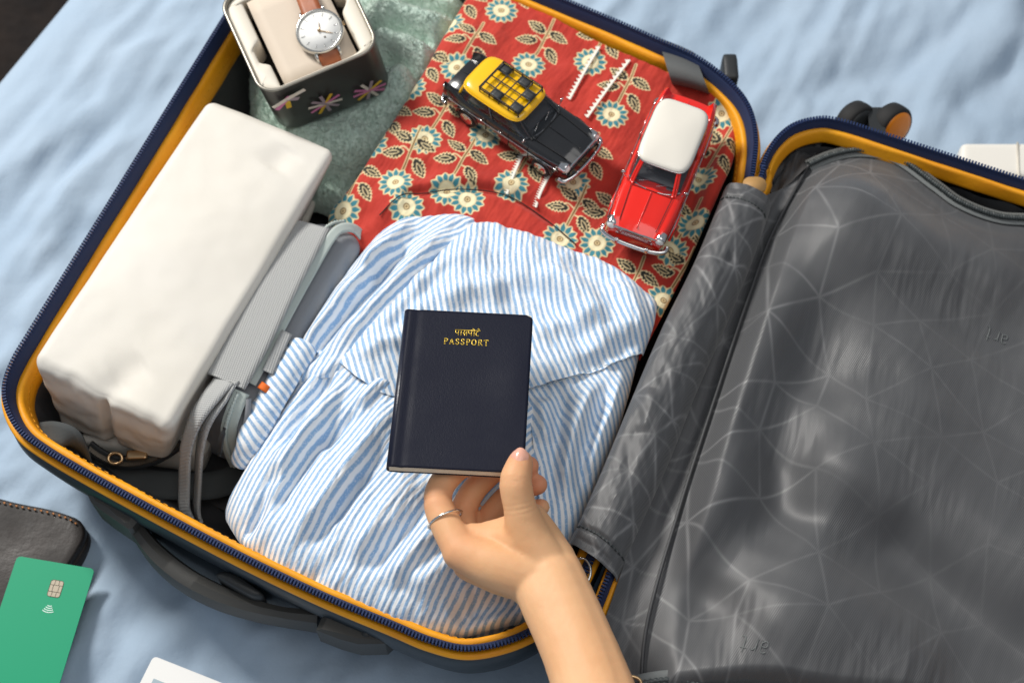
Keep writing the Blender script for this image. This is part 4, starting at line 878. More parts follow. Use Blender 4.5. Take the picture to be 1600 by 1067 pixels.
# ================================================================== STRIPED SHIRT
M['shirt'] = stripes('blue_stripe_cotton', '#edeff1', '#8db1d6', .0043, .56)
def sdir(X, Y, ang, bend=0, bx=0, by=0, sc=.1):
    """stripe coordinate: distance across stripes running at ang, gently bent"""
    c, s = math.cos(ang), math.sin(ang); a = (X - bx) * c + (Y - by) * s; return -(X - bx) * s + (Y - by) * c + bend * a * a / sc
def shirt():
    t = thing('striped_shirt', 'folded blue and white striped cotton shirt under the passport', 'shirt', tuple(P(680, 680, .0126)))
    def panel(name, bot, top, left, right, nu, nv, drop, fl, ang, bend=0, crink=.0010, seed=0, wd=.016, sides=(1, 1, 1, 1), stre=(None,), lift=0, sx=None):
        G = coons(bot, top, left, right, nu, nv); X, Y = G[..., 0].copy(), G[..., 1].copy(); eb_, et, el, er = edge_dist(G)
        h = lift
        for e, k in zip((eb_, et, el, er), sides):
            if k: h = h + drop * k * (rnd(e, wd) - 1)
        h = h + blur(1.8 * folds(X, Y, fl, R), 4)
        h = h + crink * (streak(X, Y, ang, .028, .0045, seed + 1, 3) + .55 * streak(X, Y, ang + .35, .018, .0032, seed + 5, 2)) + .0036 * streak(X, Y, ang, .07, .016, seed + 9, 2) + .0035 * fbm(X * 18, Y * 18, seed + 3, 2)
        jit = .0016 * perlin(X * 35, Y * 35, seed + 13)
        st = (sx(X, Y) if sx else sdir(X, Y, ang, bend, X.mean(), Y.mean())) + jit
        G[..., 2] += h
        o = grid_obj(name, G, M['shirt'], t, attrs=dict(st=st)); return G
    zt = R + .004
    # body: lower part with creases running up to the right
    A = math.radians(55)
    panel('body', PL([(342, 790, R - .03), (372, 838, R - .014), (430, 885, R - .006), (520, 932, R - .004), (620, 978, R - .004), (700, 985, R - .010), (850, 950, R - .02)]),
          PL([(480, 540, R - .012), (524, 556, R - .006), (607, 600, zt - .001), (720, 600, zt + .0), (830, 596, zt + .0)]),
          PL([(342, 790, R - .03), (352, 768, R - .03), (384, 716, R - .024), (430, 628, R - .018), (480, 540, R - .012)]),
          PL([(850, 950, R - .02), (866, 840, zt - .004), (850, 720, zt + .0), (830, 596, zt + .0)]), 420, 330, .018, [
              ([(400, 800), (440, 720), (500, 640), (540, 590)], .006, .008), ([(420, 810), (470, 730), (530, 650)], -.005, .005), ([(370, 830), (400, 790), (430, 720)], -.006, .005),
              ([(450, 850), (520, 760), (600, 660), (625, 620)], .005, .008), ([(480, 860), (560, 760), (610, 690)], -.004, .005), ([(540, 880), (610, 800), (660, 740)], .004, .008),
              ([(570, 900), (640, 830), (700, 770)], -.005, .006), ([(600, 920), (660, 860), (720, 820)], .005, .007), ([(430, 700), (470, 640), (520, 575)], -.006, .005), ([(560, 640), (590, 610), (620, 600)], .004, .006),
              ([(640, 930), (700, 890), (760, 880)], .006, .010), ([(700, 960), (760, 930), (830, 915)], -.010, .008), ([(735, 890), (740, 920), (738, 950)], -.003, .003), ([(500, 700), (560, 640)], -.004, .005), ([(520, 820), (580, 730)], -.004, .004)],
          A, .12, .0011, 100, .020, (1, 0, 1, .3))
    # yoke: upper back, a fold edge on its left and a seam along the bottom
    B_ = math.radians(102)
    panel('yoke', PL([(521, 558, R - .003), (560, 590, zt + .0), (607, 617, zt + .0015), (720, 622, zt + .002), (830, 607, zt + .002), (920, 580, zt + .001), (1006, 549, zt - .006)]),
          PL([(752, 333, zt - .004), (800, 348, zt - .003), (870, 370, zt - .002), (950, 402, zt - .002), (1030, 460, zt - .008)]),
          PL([(521, 558, R - .003), (580, 500, zt + .002), (650, 425, zt), (710, 365, zt - .002), (752, 333, zt - .004)]), PL([(1006, 549, zt - .006), (1022, 505, zt - .004), (1030, 460, zt - .008)]), 330, 260, .012, [
              ([(620, 520), (680, 440), (760, 380)], .004, .012), ([(600, 540), (660, 470), (720, 410)], -.004, .006), ([(690, 490), (740, 460), (800, 462)], .006, .010), ([(800, 440), (850, 470), (900, 520), (915, 560)], -.005, .008),
              ([(840, 420), (900, 460), (940, 520)], .005, .010), ([(830, 540), (880, 510), (930, 510)], .003, .008), ([(960, 430), (985, 480), (990, 540)], .004, .012), ([(560, 570), (600, 545), (640, 550)], .003, .006),
              ([(880, 400), (930, 430), (1000, 450)], -.003, .008), ([(900, 590), (950, 560), (1000, 530)], -.003, .006)],
          B_, .22, .0013, 200, .012, (.0, 1, .8, .8), lift=.0008)
    # right side of the body, pleated and tucked under the seam
    Cc = math.radians(103)
    panel('side_panel', PL([(838, 950, R - .02), (870, 900, R - .016), (905, 832, R - .024)]), PL([(822, 598, zt - .001), (900, 582, zt - .001), (1000, 546, zt - .010)]),
          PL([(838, 950, R - .02), (846, 850, zt - .002), (836, 720, zt + .001), (822, 598, zt - .001)]), PL([(905, 832, R - .024), (938, 745, R - .018), (975, 640, R - .012), (1000, 546, zt - .010)]), 150, 300, .012, [
              ([(940, 590), (900, 680), (880, 780)], .006, .008), ([(960, 590), (920, 680), (895, 780)], -.006, .006), ([(975, 580), (940, 670), (915, 750)], .005, .006), ([(880, 610), (870, 700), (862, 800)], -.004, .006), ([(850, 620), (852, 700)], .004, .006)],
          Cc, -.25, .0006, 300, .014, (.4, 0, 0, 1))
    # left sleeve folded back along the fold edge
    S_ = math.radians(50)
    panel('sleeve', PL([(420, 640, R - .03), (450, 600, R - .016), (500, 585, zt - .006), (545, 580, zt - .006)]), PL([(574, 384, R - .026), (610, 346, R - .014), (660, 328, R - .008), (720, 324, R - .006), (792, 346, zt - .010)]),
          PL([(420, 640, R - .03), (450, 575, R - .03), (500, 490, R - .03), (540, 428, R - .03), (574, 384, R - .026)]), PL([(545, 580, zt - .006), (612, 512, zt - .006), (680, 440, zt - .007), (736, 382, zt - .008), (792, 346, zt - .010)]), 200, 330, .016, [
              ([(450, 560), (520, 470), (590, 400), (640, 350)], .008, .010), ([(470, 560), (540, 480), (620, 400)], -.007, .006), ([(500, 560), (570, 490), (660, 400), (720, 350)], .006, .008), ([(560, 420), (600, 370), (650, 340)], .005, .008), ([(575, 430), (640, 380)], -.004, .005)],
          S_, .18, .0009, 400, .014, (.5, 1, 1, .0))
    # rolled cuff lying against the organiser
    q = spl(PL([(372, 728, R - .034), (388, 694, R - .022), (408, 655, R - .016), (432, 610, R - .013), (456, 570, R - .011), (480, 536, R - .011)]), 110); n = 26
    tg, _, _ = frames(q); sd = np.cross(tg, [0, 0, 1.]); upv = np.cross(sd, tg); a = np.linspace(0, 2 * np.pi, n)
    rad = (.0105 + .0012 * perlin(np.arange(110) * .12, np.arange(110) * .0, 4))[:, None] * (1 + .08 * perlin(np.arange(110)[:, None] * .15, a[None] * 1.2, 8))
    rad = rad * np.sqrt(np.clip(1 - (np.abs(np.linspace(-1, 1, 110)) ** 40), .1, 1))[:, None]
    G = q[:, None] + rad[..., None] * (np.cos(a)[None, :, None] * sd[:, None] + .8 * np.sin(a)[None, :, None] * upv[:, None])
    st = np.repeat(np.linspace(0, .085, 110)[:, None], n, 1) + .004 * np.cos(a)[None]
    grid_obj('cuff', G, M['shirt'], t, attrs=dict(st=st))
    # dark tail of the shirt tucked down in the near corner
    panel('tail', PL([(690, 1000, .060), (740, 1004, .058), (800, 985, .056)]), PL([(700, 950, .080), (770, 918, .078), (850, 890, .072)]), PL([(690, 1000, .060), (690, 975, .074), (700, 950, .080)]), PL([(800, 985, .056), (830, 940, .068), (850, 890, .072)]), 120, 90, .004, [
        ([(735, 975), (760, 955), (800, 935)], .010, .008), ([(752, 1000), (775, 970), (790, 950)], -.008, .005), ([(700, 970), (730, 950), (770, 930)], -.006, .005)], math.radians(62), .3, .0005, 500, .01)
    # stitched seam lines
    b = MB()
    for px, zz in (([(827, 609), (880, 594), (940, 573), (1003, 550)], zt + .0050),):
        q = spl(PL(px, zz), 60)
        for k in range(0, 58, 3): b.tube(q[k:k + 3], .0003, 5)
    b.build('seam_stitches', M['cardgrey'], t, kind='stuff')
shirt()
# ================================================================== TOY CARS (1950s saloon with tail fins)
def frame_on(u0, v0, u1, v1, z, roll=0, pitch=0):
    """car frame from tail pixel to nose pixel at height z"""
    a, b = P(u0, v0, z), P(u1, v1, z); f = b - a; yaw = math.atan2(f[1], f[0]); return (a + b) / 2, (math.radians(roll), math.radians(pitch), yaw)
def car(name, label, loc, rot, paint, roofm, trimm, rack=False, sc=1.0):
    t = thing(name, label, 'toy car', tuple(loc), 'die-cast toy cars on the kurta', rot); t.scale = (sc, sc, sc)
    L = .0660
    def ob(n, V, F, m, par=None, **k): return mk(n, V, F, m, par or t, local=True, **k)
    # ---- lower body: sections from tail to nose
    xs = np.r_[-L, -L + .0012, -L + .004, np.linspace(-L + .009, L - .010, 40), L - .006, L - .0025, L - .0008]
    ys = np.array([0, .16, .32, .48, .60, .68, .76, .84, .92, .97, 1.0, 1.0, .985, .93])
    rows = []
    for x in xs:
        u = (x + L) / (2 * L)
        w_ = .0252 * (1 - .10 * sm(abs(u - .48), .25, .55)) ; w_ *= 1 - .05 * sm(u, .9, 1)
        hood = sm(u, .62, .66); trunk = 1 - sm(u, .20, .25)
        zc = .0300 + .0012 * hood - .0022 * sm(u, .66, 1.0) - .0012 * sm(.22 - u, 0, .22)
        zf = .0292 - .0005 * hood + .0046 * sm(.20 - u, 0, .2) - .0006 * sm(u, .7, 1)
        zg = zc - .0011
        z = np.array([zc, zc - .0001, zc - .0003, zc - .0006, zc - .0012 * (hood + trunk), zg - .0006 * (hood + trunk), zg + (zf - zg) * .45, zf, zf - .0008, zf - .0035, .0215, .014, .009, .0065])
        if hood > .5: z[0] += .0004
        end = 0
        if u < .06: end = 1 - sm(u, -.02, .06)
        if u > .94: end = sm(u, .94, 1.004)
        z = z - (z - .017) * end * .22 * np.where(z > .017, 1, -.6); w_ *= 1 - .05 * end
        if u < .08: z[7] += .0012; z[8] += .0006
        p = np.stack([np.full(14, x), ys * w_, z], 1); m = p[1:][::-1] * [1, -1, 1]; rows.append(np.vstack([m, p]))
    G = np.array(rows); n = G.shape[1]; F = [tuple(f) for f in gridF(len(xs), n)] + [tuple(range(n)), tuple(reversed(range((len(xs) - 1) * n, len(xs) * n)))]
    ob('body', G.reshape(-1, 3), F, paint, sharp=48)
    b = MB(); b.box((0, 0, .0068), (.122, .042, .004)); b.build('chassis', M['rubber'], t, local=True, smooth=False)
    # hood and boot shut lines, centre strip
    def line(pts, m=M['rubber'], r=.00028, nm='shut_line'): V, F = tube(spl(pts, 20), r, 6); ob(nm, V, F, m)
    line([(.0285, -.0165, .0305), (.0600, -.0145, .0282)]); line([(.0285, .0165, .0305), (.0600, .0145, .0282)]); line([(.0285, -.0165, .0305), (.0292, 0, .0317), (.0285, .0165, .0305)])
    line([(.030, 0, .0318), (.045, 0, .0308), (.0625, 0, .0288)], trimm, .00045, 'hood_strip')
    line([(-.054, 0, .0297), (-.059, 0, .0290), (-.064, 0, .0272)], M['rubber'] if rack else paint, .0003, 'boot_crease')
    for s in (-1, 1):
        for x in (-.018, .006, .0265): line([(x, s * .0251, .027), (x + .0008, s * .0256, .018), (x, s * .0254, .011)])
        line([(-.058, s * .0249, .0218), (-.02, s * .0257, .0222), (.03, s * .0257, .022), (.058, s * .0243, .021)], M['chrome'], .0005, 'side_trim')
    # ---- cabin: seats and dashboard, glass, pillars, roof
    b = MB(); b.box((.018, 0, .0308), (.006, .036, .004)); b.box((-.002, -.009, .033), (.006, .014, .010)); b.box((-.002, .009, .033), (.006, .014, .010)); b.box((-.028, 0, .033), (.006, .034, .009)); b.box((-.008, 0, .0298), (.062, .040, .002)); b.build('interior', M['interior'], t, local=True, smooth=False)
    a_ = np.linspace(0, 2 * np.pi, 24, endpoint=False); b = MB(); b.tube(np.stack([.0125 + .0016 * np.sin(a_), -.009 + .0042 * np.cos(a_), .0355 + .0038 * np.sin(a_)], 1), .0005, 6, closed=True); b.build('steering_wheel', M['chrome'] if not rack else M['rubber'], t, local=True)
    nb = 48
    def ring(x0, x1, hw, z, rr, sq=.55):
        a = np.linspace(0, 2 * np.pi, nb, endpoint=False); cx, hx = (x0 + x1) / 2, (x1 - x0) / 2
        ca, sa = np.cos(a), np.sin(a); return np.stack([cx + hx * np.sign(ca) * np.abs(ca) ** sq, hw * np.sign(sa) * np.abs(sa) ** sq, np.full(nb, z)], 1)
    r0, r1 = ring(-.0520, .0285, .0228, .0296, .1, .36), ring(-.0465, .0125, .0198, .0430, .1, .40)
    mid = (r0 + r1) / 2 * [1.005, 1.02, 1]
    V = np.vstack([r0, mid, r1]); ob('windows', V, [tuple(f) for f in gridF(3, nb, wrap_u=True)], M['glass'])
    # roof: flattened dome with a rolled edge
    rr = [ring(-.0472, .0135, .0204, .0424, .1, .38), ring(-.0480, .0141, .0209, .0432, .1, .38), ring(-.0476, .0137, .0206, .0442, .1, .38)]
    for q in (.93, .82, .66, .48, .30, .12): rr.append(ring(-.0472 * q - .0170 * (1 - q), .0134 * q - .0170 * (1 - q), .0203 * q, .0449 + .0026 * (1 - q ** 2.2), .1, .38 + .3 * (1 - q)))
    V = np.vstack(rr + [[(-.0170, 0, .0476)]]); F = [tuple(f) for f in gridF(len(rr), nb, wrap_u=True)]; k = len(rr) - 1
    F += [(k * nb + i, k * nb + (i + 1) % nb, (k + 1) * nb) for i in range(nb)]; roof = ob('roof', V, F, roofm)
    gut = ring(-.0482, .0142, .0211, .0428, .1, .38); b = MB(); b.tube(gut, .0005, 6, closed=True); b.build('gutter', M['chrome'] if not rack else roofm, roof, local=True)
    def at(ra, rb, a0):                                     # pillar between the two rings at angle index
        return [r0[a0] * [1.002, 1.01, 1], mid[a0] * [1.002, 1.01, 1], r1[a0] * [1.002, 1.01, 1]]
    for i0 in (3, 4, 20, 21, 27, 28, 44, 45): V, F = tube(spl(at(r0, r1, i0), 8), .0011, 6); ob('pillar', V, F, paint if not rack else (M['yellowpaint'] if i0 in (20, 21, 27, 28) else paint))
    for s in (12, 36): V, F = tube(spl(at(r0, r1, s), 8), .0010, 6); ob('pillar', V, F, paint)
    ws = [(.0282 - .0065 * abs(y / .0205) ** 3, y, .0304) for y in np.linspace(-.0205, .0205, 12)]; V, F = tube(spl(ws, 30), .0006, 6); ob('windscreen_trim', V, F, M['chrome'] if not rack else M['interior'])
    line([(.022, -.004, .0345), (.0245, -.012, .0328)], M['chrome'], .0003, 'wiper'); line([(.022, .010, .0345), (.0245, .002, .0328)], M['chrome'], .0003, 'wiper')
    # ---- nose: bumper, grille, lamps; tail: bumper, lamps
    def bumper(x, s, m):
        q = spl([(x - s * .006, -.0255, .0125), (x - s * .001, -.0245, .0125), (x + s * .0022, -.015, .0125), (x + s * .003, 0, .0125), (x + s * .0022, .015, .0125), (x - s * .001, .0245, .0125), (x - s * .006, .0255, .0125)], 40)
        V, F = tube(q, .0020, 10, flat=1.1, up=(0, 0, 1)); bp = ob('bumper', V, F, m)
        for y in (-.012, .012): b = MB(); b.add(*soft_box([np.array([x + s * .0032 + sx * .0014, y + sy * .0016, .0135 + sz * .0034]) for sz in (-1, 1) for sx, sy in ((-1, -1), (1, -1), (1, 1), (-1, 1))], (5, 5, 6), .4)); b.build('overrider', m, bp, local=True)
    bumper(L + .0002, 1, M['chrome']); bumper(-L - .0002, -1, M['chrome'])
    b = MB()
    for k in range(5): b.box((L - .0012, 0, .0172 + k * .0017), (.0016, .030 - k * .001, .0007))
    b.box((L - .0004, 0, .0258), (.0014, .034, .0012)); b.build('grille', M['chrome'], t, local=True, smooth=False)
    Mf = np.array([[0, 0, 1.], [1, 0, 0], [0, 1, 0]])
    for s in (-1, 1):
        b = MB(); b.lathe([(.0046, -.006), (.0046, -.001), (.0042, .0004), (.0036, .0006)], (L - .0022, s * .0192, .0232), Mf, 24); hl = b.build('headlight', M['chrome'], t, local=True)
        b = MB(); b.lathe([(.0037, .0002), (.003, .0014), (.0016, .002), (.0001, .0022)], (L - .0022, s * .0192, .0232), Mf, 20); b.build('lens', M['lampglass'], hl, local=True)
        b = MB(); b.add(*soft_box([np.array([-L + .0006 + sx * .0012, s * .0205 + sy * .0014, .0262 + sz * .0038]) for sz in (-1, 1) for sx, sy in ((-1, -1), (1, -1), (1, 1), (-1, 1))], (5, 5, 6), .4)); b.build('tail_light', M['chrome'] if rack else M['lampred'], t, local=True)
        b = MB(); b.tube([(.023, s * .0225, .029), (.0235, s * .0248, .0335)], .0004, 6); b.lathe([(.0001, -.0007), (.002, -.0004), (.0021, .0004), (.0001, .0007)], (.0235, s * .0252, .0345), Mf, 16); b.build('wing_mirror', M['chrome'], t, local=True)
        for x in (-.0035, -.024): b = MB(); b.tube([(x, s * .0258, .0238), (x + .004, s * .0262, .0238)], .0005, 6); b.build('door_handle', M['chrome'], t, local=True)
        for x in (-.0385, .0405):
            My = np.array([[1., 0, 0], [0, 0, s], [0, 1, 0]]); b = MB(); b.lathe([(.006, .0016), (.0086, .0018), (.0094, .0008), (.0094, -.0028), (.008, -.004)], (x, s * .0243, .0094), My, 32); wh = b.build('wheel', M['rubber'], t, local=True)
            b = MB(); b.lathe([(.0062, .0015), (.0056, .0022), (.003, .0017), (.0016, .0026), (.0001, .0029)], (x, s * .0243, .0094), My, 24); b.build('rim', M['chrome'], wh, local=True)
            arch = spl([(x - .0115, s * .0250, .010), (x - .0085, s * .0256, .0185), (x, s * .0260, .0212), (x + .0085, s * .0256, .0185), (x + .0115, s * .0250, .010)], 20); V, F = tube(arch, .0010, 6); ob('wheel_arch', V, F, paint)
    if rack:                                                # luggage rack on the taxi roof
        rk = ob('roof_rack', *tube(spl([(-.030, -.0155, .0498), (-.030, 0, .0505), (-.030, .0155, .0498)], 12), .0006, 6), M['black'])
        def barx(pts, r=.0006, nm='rack_bar'): V, F = tube(spl(pts, 8), r, 6); mk(nm, V, F, M['black'], rk, local=True)
        for zz in (.0498, .0525):
            for s in (-1, 1): barx([(-.030, s * .0158, zz), (.0105, s * .0158, zz)])
            if zz > .05: barx([(-.030, -.0158, zz), (-.030, .0158, zz)]); 
        barx([(.0105, -.0158, .0498), (.0105, .0158, .0498)], .0008)
        for s in (-1, 1):
            for x in (-.030, -.020, -.010, 0, .0105): barx([(x, s * .0158, .0450), (x, s * .0158, .0525)], .0006, 'rack_post')
        for y in (-.0078, 0, .0078): barx([(-.030, y, .0503), (.0105, y, .0503)])
        for x in (-.020, -.010, .001): barx([(x, -.0158, .0500), (x, .0158, .0500)])
        for cx, cy in ((-.025, .0117), (-.0045, .0117), (-.015, -.0117), (.0058, -.0117), (.0058, .0039)):
            V, F = soft_box([np.array([cx + sx * .0047, cy + sy * .0036, .0505 + sz * .0005]) for sz in (-1, 1) for sx, sy in ((-1, -1), (1, -1), (1, 1), (-1, 1))], (4, 4, 3), .2); mk('rack_panel', V, F, M['black'], rk, local=True)
    return t
loc, rot = frame_on(1076, 160, 986, 378, .120, roll=-3, pitch=0); loc[2] = .1035
car('toy_car', 'red toy saloon car with cream white roof parked on printed kurta', loc, rot, M['redpaint'], M['whitepaint'], M['redpaint'], sc=.93)
loc, rot = frame_on(724, 122, 908, 244, .120, roll=2, pitch=0); loc[2] = .1045
car('toy_taxi', 'black toy taxi with yellow roof and luggage rack on printed kurta', loc, rot, M['blackpaint'], M['yellowpaint'], M['blackpaint'], rack=True, sc=.88)

# ================================================================== PASSPORT
PZN, PZF = .172, .156
pc = [P(614, 729, PZN), P(827, 739, PZN), P(825, 493, PZF), P(627, 482, PZF)]      # near-left, near-right, far-right, far-left (top of cover)
pex = (pc[1] - pc[0] + pc[2] - pc[3]); PW = np.linalg.norm(pex) / 2; pex /= np.linalg.norm(pex)
pey = (pc[3] - pc[0] + pc[2] - pc[1]); PH = np.linalg.norm(pey) / 2; pey /= np.linalg.norm(pey); pn = np.cross(pex, pey); pn /= np.linalg.norm(pn); pey = np.cross(pn, pex)
pO = np.mean(pc, 0) - pex * PW / 2 - pey * PH / 2
def pp(x, y, z=0): return pO + pex * x + pey * y + pn * z
def strokes(font, text, x0, y0, hgt, wd, adv, tf, b):
    x = x0
    for ch in text:
        g, w_ = font[ch]
        for st in g:
            p = np.array([tf(x + q[0] * hgt, y0 + q[1] * hgt) for q in (spl([(a, c, 0) for a, c in st], max(2, len(st) * 4 if len(st) > 2 else 2))[:, :2])]); V, F = ribbon(p, wd, .00012, pn, rows=2); b.add(V, F)
        x += (w_ + adv) * hgt
    return x - x0
SER = {  # upright serif capitals as pen strokes
    'P': ([[(.12, 0), (.12, 1)], [(0, 0), (.26, 0)], [(0, 1), (.14, 1)], [(.12, 1), (.42, .98), (.56, .76), (.42, .50), (.12, .48)]], .58),
    'A': ([[(.08, 0), (.36, 1)], [(.36, 1), (.64, 0)], [(.18, .34), (.54, .34)], [(-.02, 0), (.2, 0)], [(.52, 0), (.76, 0)]], .72),
    'S': ([[(.48, .76), (.40, .96), (.2, 1.0), (.06, .82), (.14, .6), (.36, .46), (.5, .26), (.38, .04), (.18, 0), (.05, .2)], [(.48, .74), (.48, .98)], [(.05, .02), (.05, .24)]], .54),
    'O': ([[(.36, 1), (.12, .86), (.04, .5), (.12, .14), (.36, 0), (.6, .14), (.68, .5), (.6, .86), (.36, 1)]], .72),
    'R': ([[(.12, 0), (.12, 1)], [(0, 0), (.26, 0)], [(0, 1), (.14, 1)], [(.12, 1), (.42, .98), (.54, .77), (.42, .53), (.12, .50)], [(.34, .5), (.62, 0)], [(.58, 0), (.72, 0)]], .66),
    'T': ([[(.32, 0), (.32, 1)], [(.18, 0), (.46, 0)], [(0, 1), (.64, 1)], [(0, 1), (0, .8)], [(.64, 1), (.64, .8)]], .64)}
DEV = {  # Devanagari glyphs below a headline at y = 1
    'pa': ([[(.50, 1), (.50, 0)], [(.08, 1), (.08, .62), (.22, .42), (.50, .44)]], .54), 'aa': ([[(.20, 1), (.20, 0)]], .26),
    'sa': ([[(.62, 1), (.62, 0)], [(.10, 1), (.30, .86), (.26, .64), (.08, .54), (.22, .34), (.36, .04)], [(.24, .46), (.62, .46)]], .66),
    'o': ([[(.20, 1), (.20, 0)], [(.20, 1), (.10, 1.26), (-.14, 1.34)]], .26),
    'rta': ([[(.30, 1), (.30, .82), (.10, .66), (.06, .36), (.20, .10), (.46, .10)], [(.34, 1.04), (.50, 1.2), (.36, 1.36), (.22, 1.28)]], .52)}
def passport():
    t = thing('passport', 'dark navy passport with gold lettering held above the striped shirt', 'passport', tuple(pp(PW / 2, PH / 2, -.006)))
    th = .0068
    # cover: two boards joined by a rounded spine on the left, corners rounded on the right
    n = 14; prof = []
    gx, gy = np.meshgrid(np.linspace(0, 1, 40), np.linspace(0, 1, 50))
    def board(zs, name_z):
        rad = .0045; pts = []
        y0, y1 = 0, PH
        out = [(0.0018, 0), (PW - rad, 0)] + [(PW - rad + rad * math.sin(a), rad - rad * math.cos(a)) for a in np.linspace(.2, math.pi / 2, 6)] + [(PW - rad + rad * math.cos(a), PH - rad + rad * math.sin(a)) for a in np.linspace(0, math.pi / 2, 7)] + [(.0018, PH)]
        return out
    sag = lambda x, y: .0010 * sm(x / PW, .45, 1) * np.sin(np.pi * y / PH) + .0010 * np.exp(-((x - PW * .9) / .012) ** 2) * np.exp(-((y - PH * .56) / .022) ** 2) - .0006 * np.exp(-((x - .008) / .002) ** 2)
    cols, rws = 46, 60; X = np.linspace(0, 1, cols); Yg = np.linspace(0, 1, rws); G = np.zeros((rws, cols, 3)); rad = .0045
    for j, v in enumerate(Yg):
        y = v * PH; dy = max(rad - y, y - (PH - rad), 0); xr = PW - (rad - math.sqrt(max(rad * rad - dy * dy, 0)))
        for i, u in enumerate(X): x = .0016 + (xr - .0016) * u; G[j, i] = pp(x, y, sag(x, y))
    GB = G - pn * th
    V = np.vstack([G.reshape(-1, 3), (G - pn * .0005).reshape(-1, 3)]); N_ = rws * cols; f = gridF(rws, cols)
    rimi = list(range(cols)) + [cols * k + cols - 1 for k in range(1, rws)] + [cols * (rws - 1) + k for k in range(cols - 2, -1, -1)] + [cols * k for k in range(rws - 2, 0, -1)]
    side = [(rimi[k], rimi[k - 1], rimi[k - 1] + N_, rimi[k] + N_) for k in range(len(rimi))]
    Fq = np.vstack([f, f[:, ::-1] + N_, np.array(side)])
    mk('front_cover', V, Fq, M['cover'], t); mk('back_cover', V - pn * (th - .0005), Fq, M['cover'], t)
    a = np.linspace(math.pi / 2, 3 * math.pi / 2, 14); sp = np.stack([pp(.0018 + .0030 * math.cos(q), 0, -th / 2 + th / 2 * math.sin(q)) for q in a]); sp2 = sp + pey * PH
    spi = np.stack([pp(.0018 + .0024 * math.cos(q), 0, -th / 2 + (th / 2 - .0005) * math.sin(q)) for q in a]); 
    V = np.vstack([sp, sp2, spi, spi + pey * PH]); k = len(a); F = [(i, i + 1, k + i + 1, k + i) for i in range(k - 1)] + [(2 * k + i, 3 * k + i, 3 * k + i + 1, 2 * k + i + 1) for i in range(k - 1)] + [(i, 2 * k + i, 2 * k + i + 1, i + 1) for i in range(k - 1)] + [(k + i, k + i + 1, 3 * k + i + 1, 3 * k + i) for i in range(k - 1)]
    mk('spine', V, F, M['spine'], t)
    b = MB()
    for k in range(9):
        z1 = -.0007 - k * (th - .0014) / 9; z0 = z1 - (th - .0014) / 9 * .86; ins = .0001 + .0002 * (k % 3); xx0 = .0006; xx1 = PW - .0010 - ins
        q = [pp(xx0, ins, z0), pp(xx1, ins, z0), pp(xx1, PH - ins, z0), pp(xx0, PH - ins, z0), pp(xx0, ins, z1), pp(xx1, ins, z1), pp(xx1, PH - ins, z1), pp(xx0, PH - ins, z1)]
        b.add(q, [(0, 3, 2, 1), (4, 5, 6, 7), (0, 1, 5, 4), (1, 2, 6, 5), (2, 3, 7, 6), (3, 0, 4, 7)])
    b.build('pages', M['pages'], t, smooth=False)
    tf = lambda x, y: pp(x, y, sag(x, y) + .00012)
    b = MB(); h = .0042; wtot = strokes(SER, 'PASSPORT', 0, 0, h, .0006, .27, tf, MB())
    strokes(SER, 'PASSPORT', PW * .50 - wtot / 2, PH - .0262, h, .00062, .27, tf, b); b.build('english_lettering', M['foil'], t)
    b = MB(); h = .0044; seq = ['pa', 'aa', 'sa', 'pa', 'o', 'rta']; wt = strokes(DEV, seq, 0, 0, h, .0006, .16, tf, MB()); x0 = PW * .50 - wt / 2; y0 = PH - .0192
    strokes(DEV, seq, x0, y0, h, .00052, .16, tf, b); V, F = ribbon(np.array([tf(x0 - .0002, y0 + h), tf(x0 + wt, y0 + h)]), .0006, .00014, pn, rows=2); b.add(V, F); b.build('hindi_lettering', M['foil'], t)
passport()

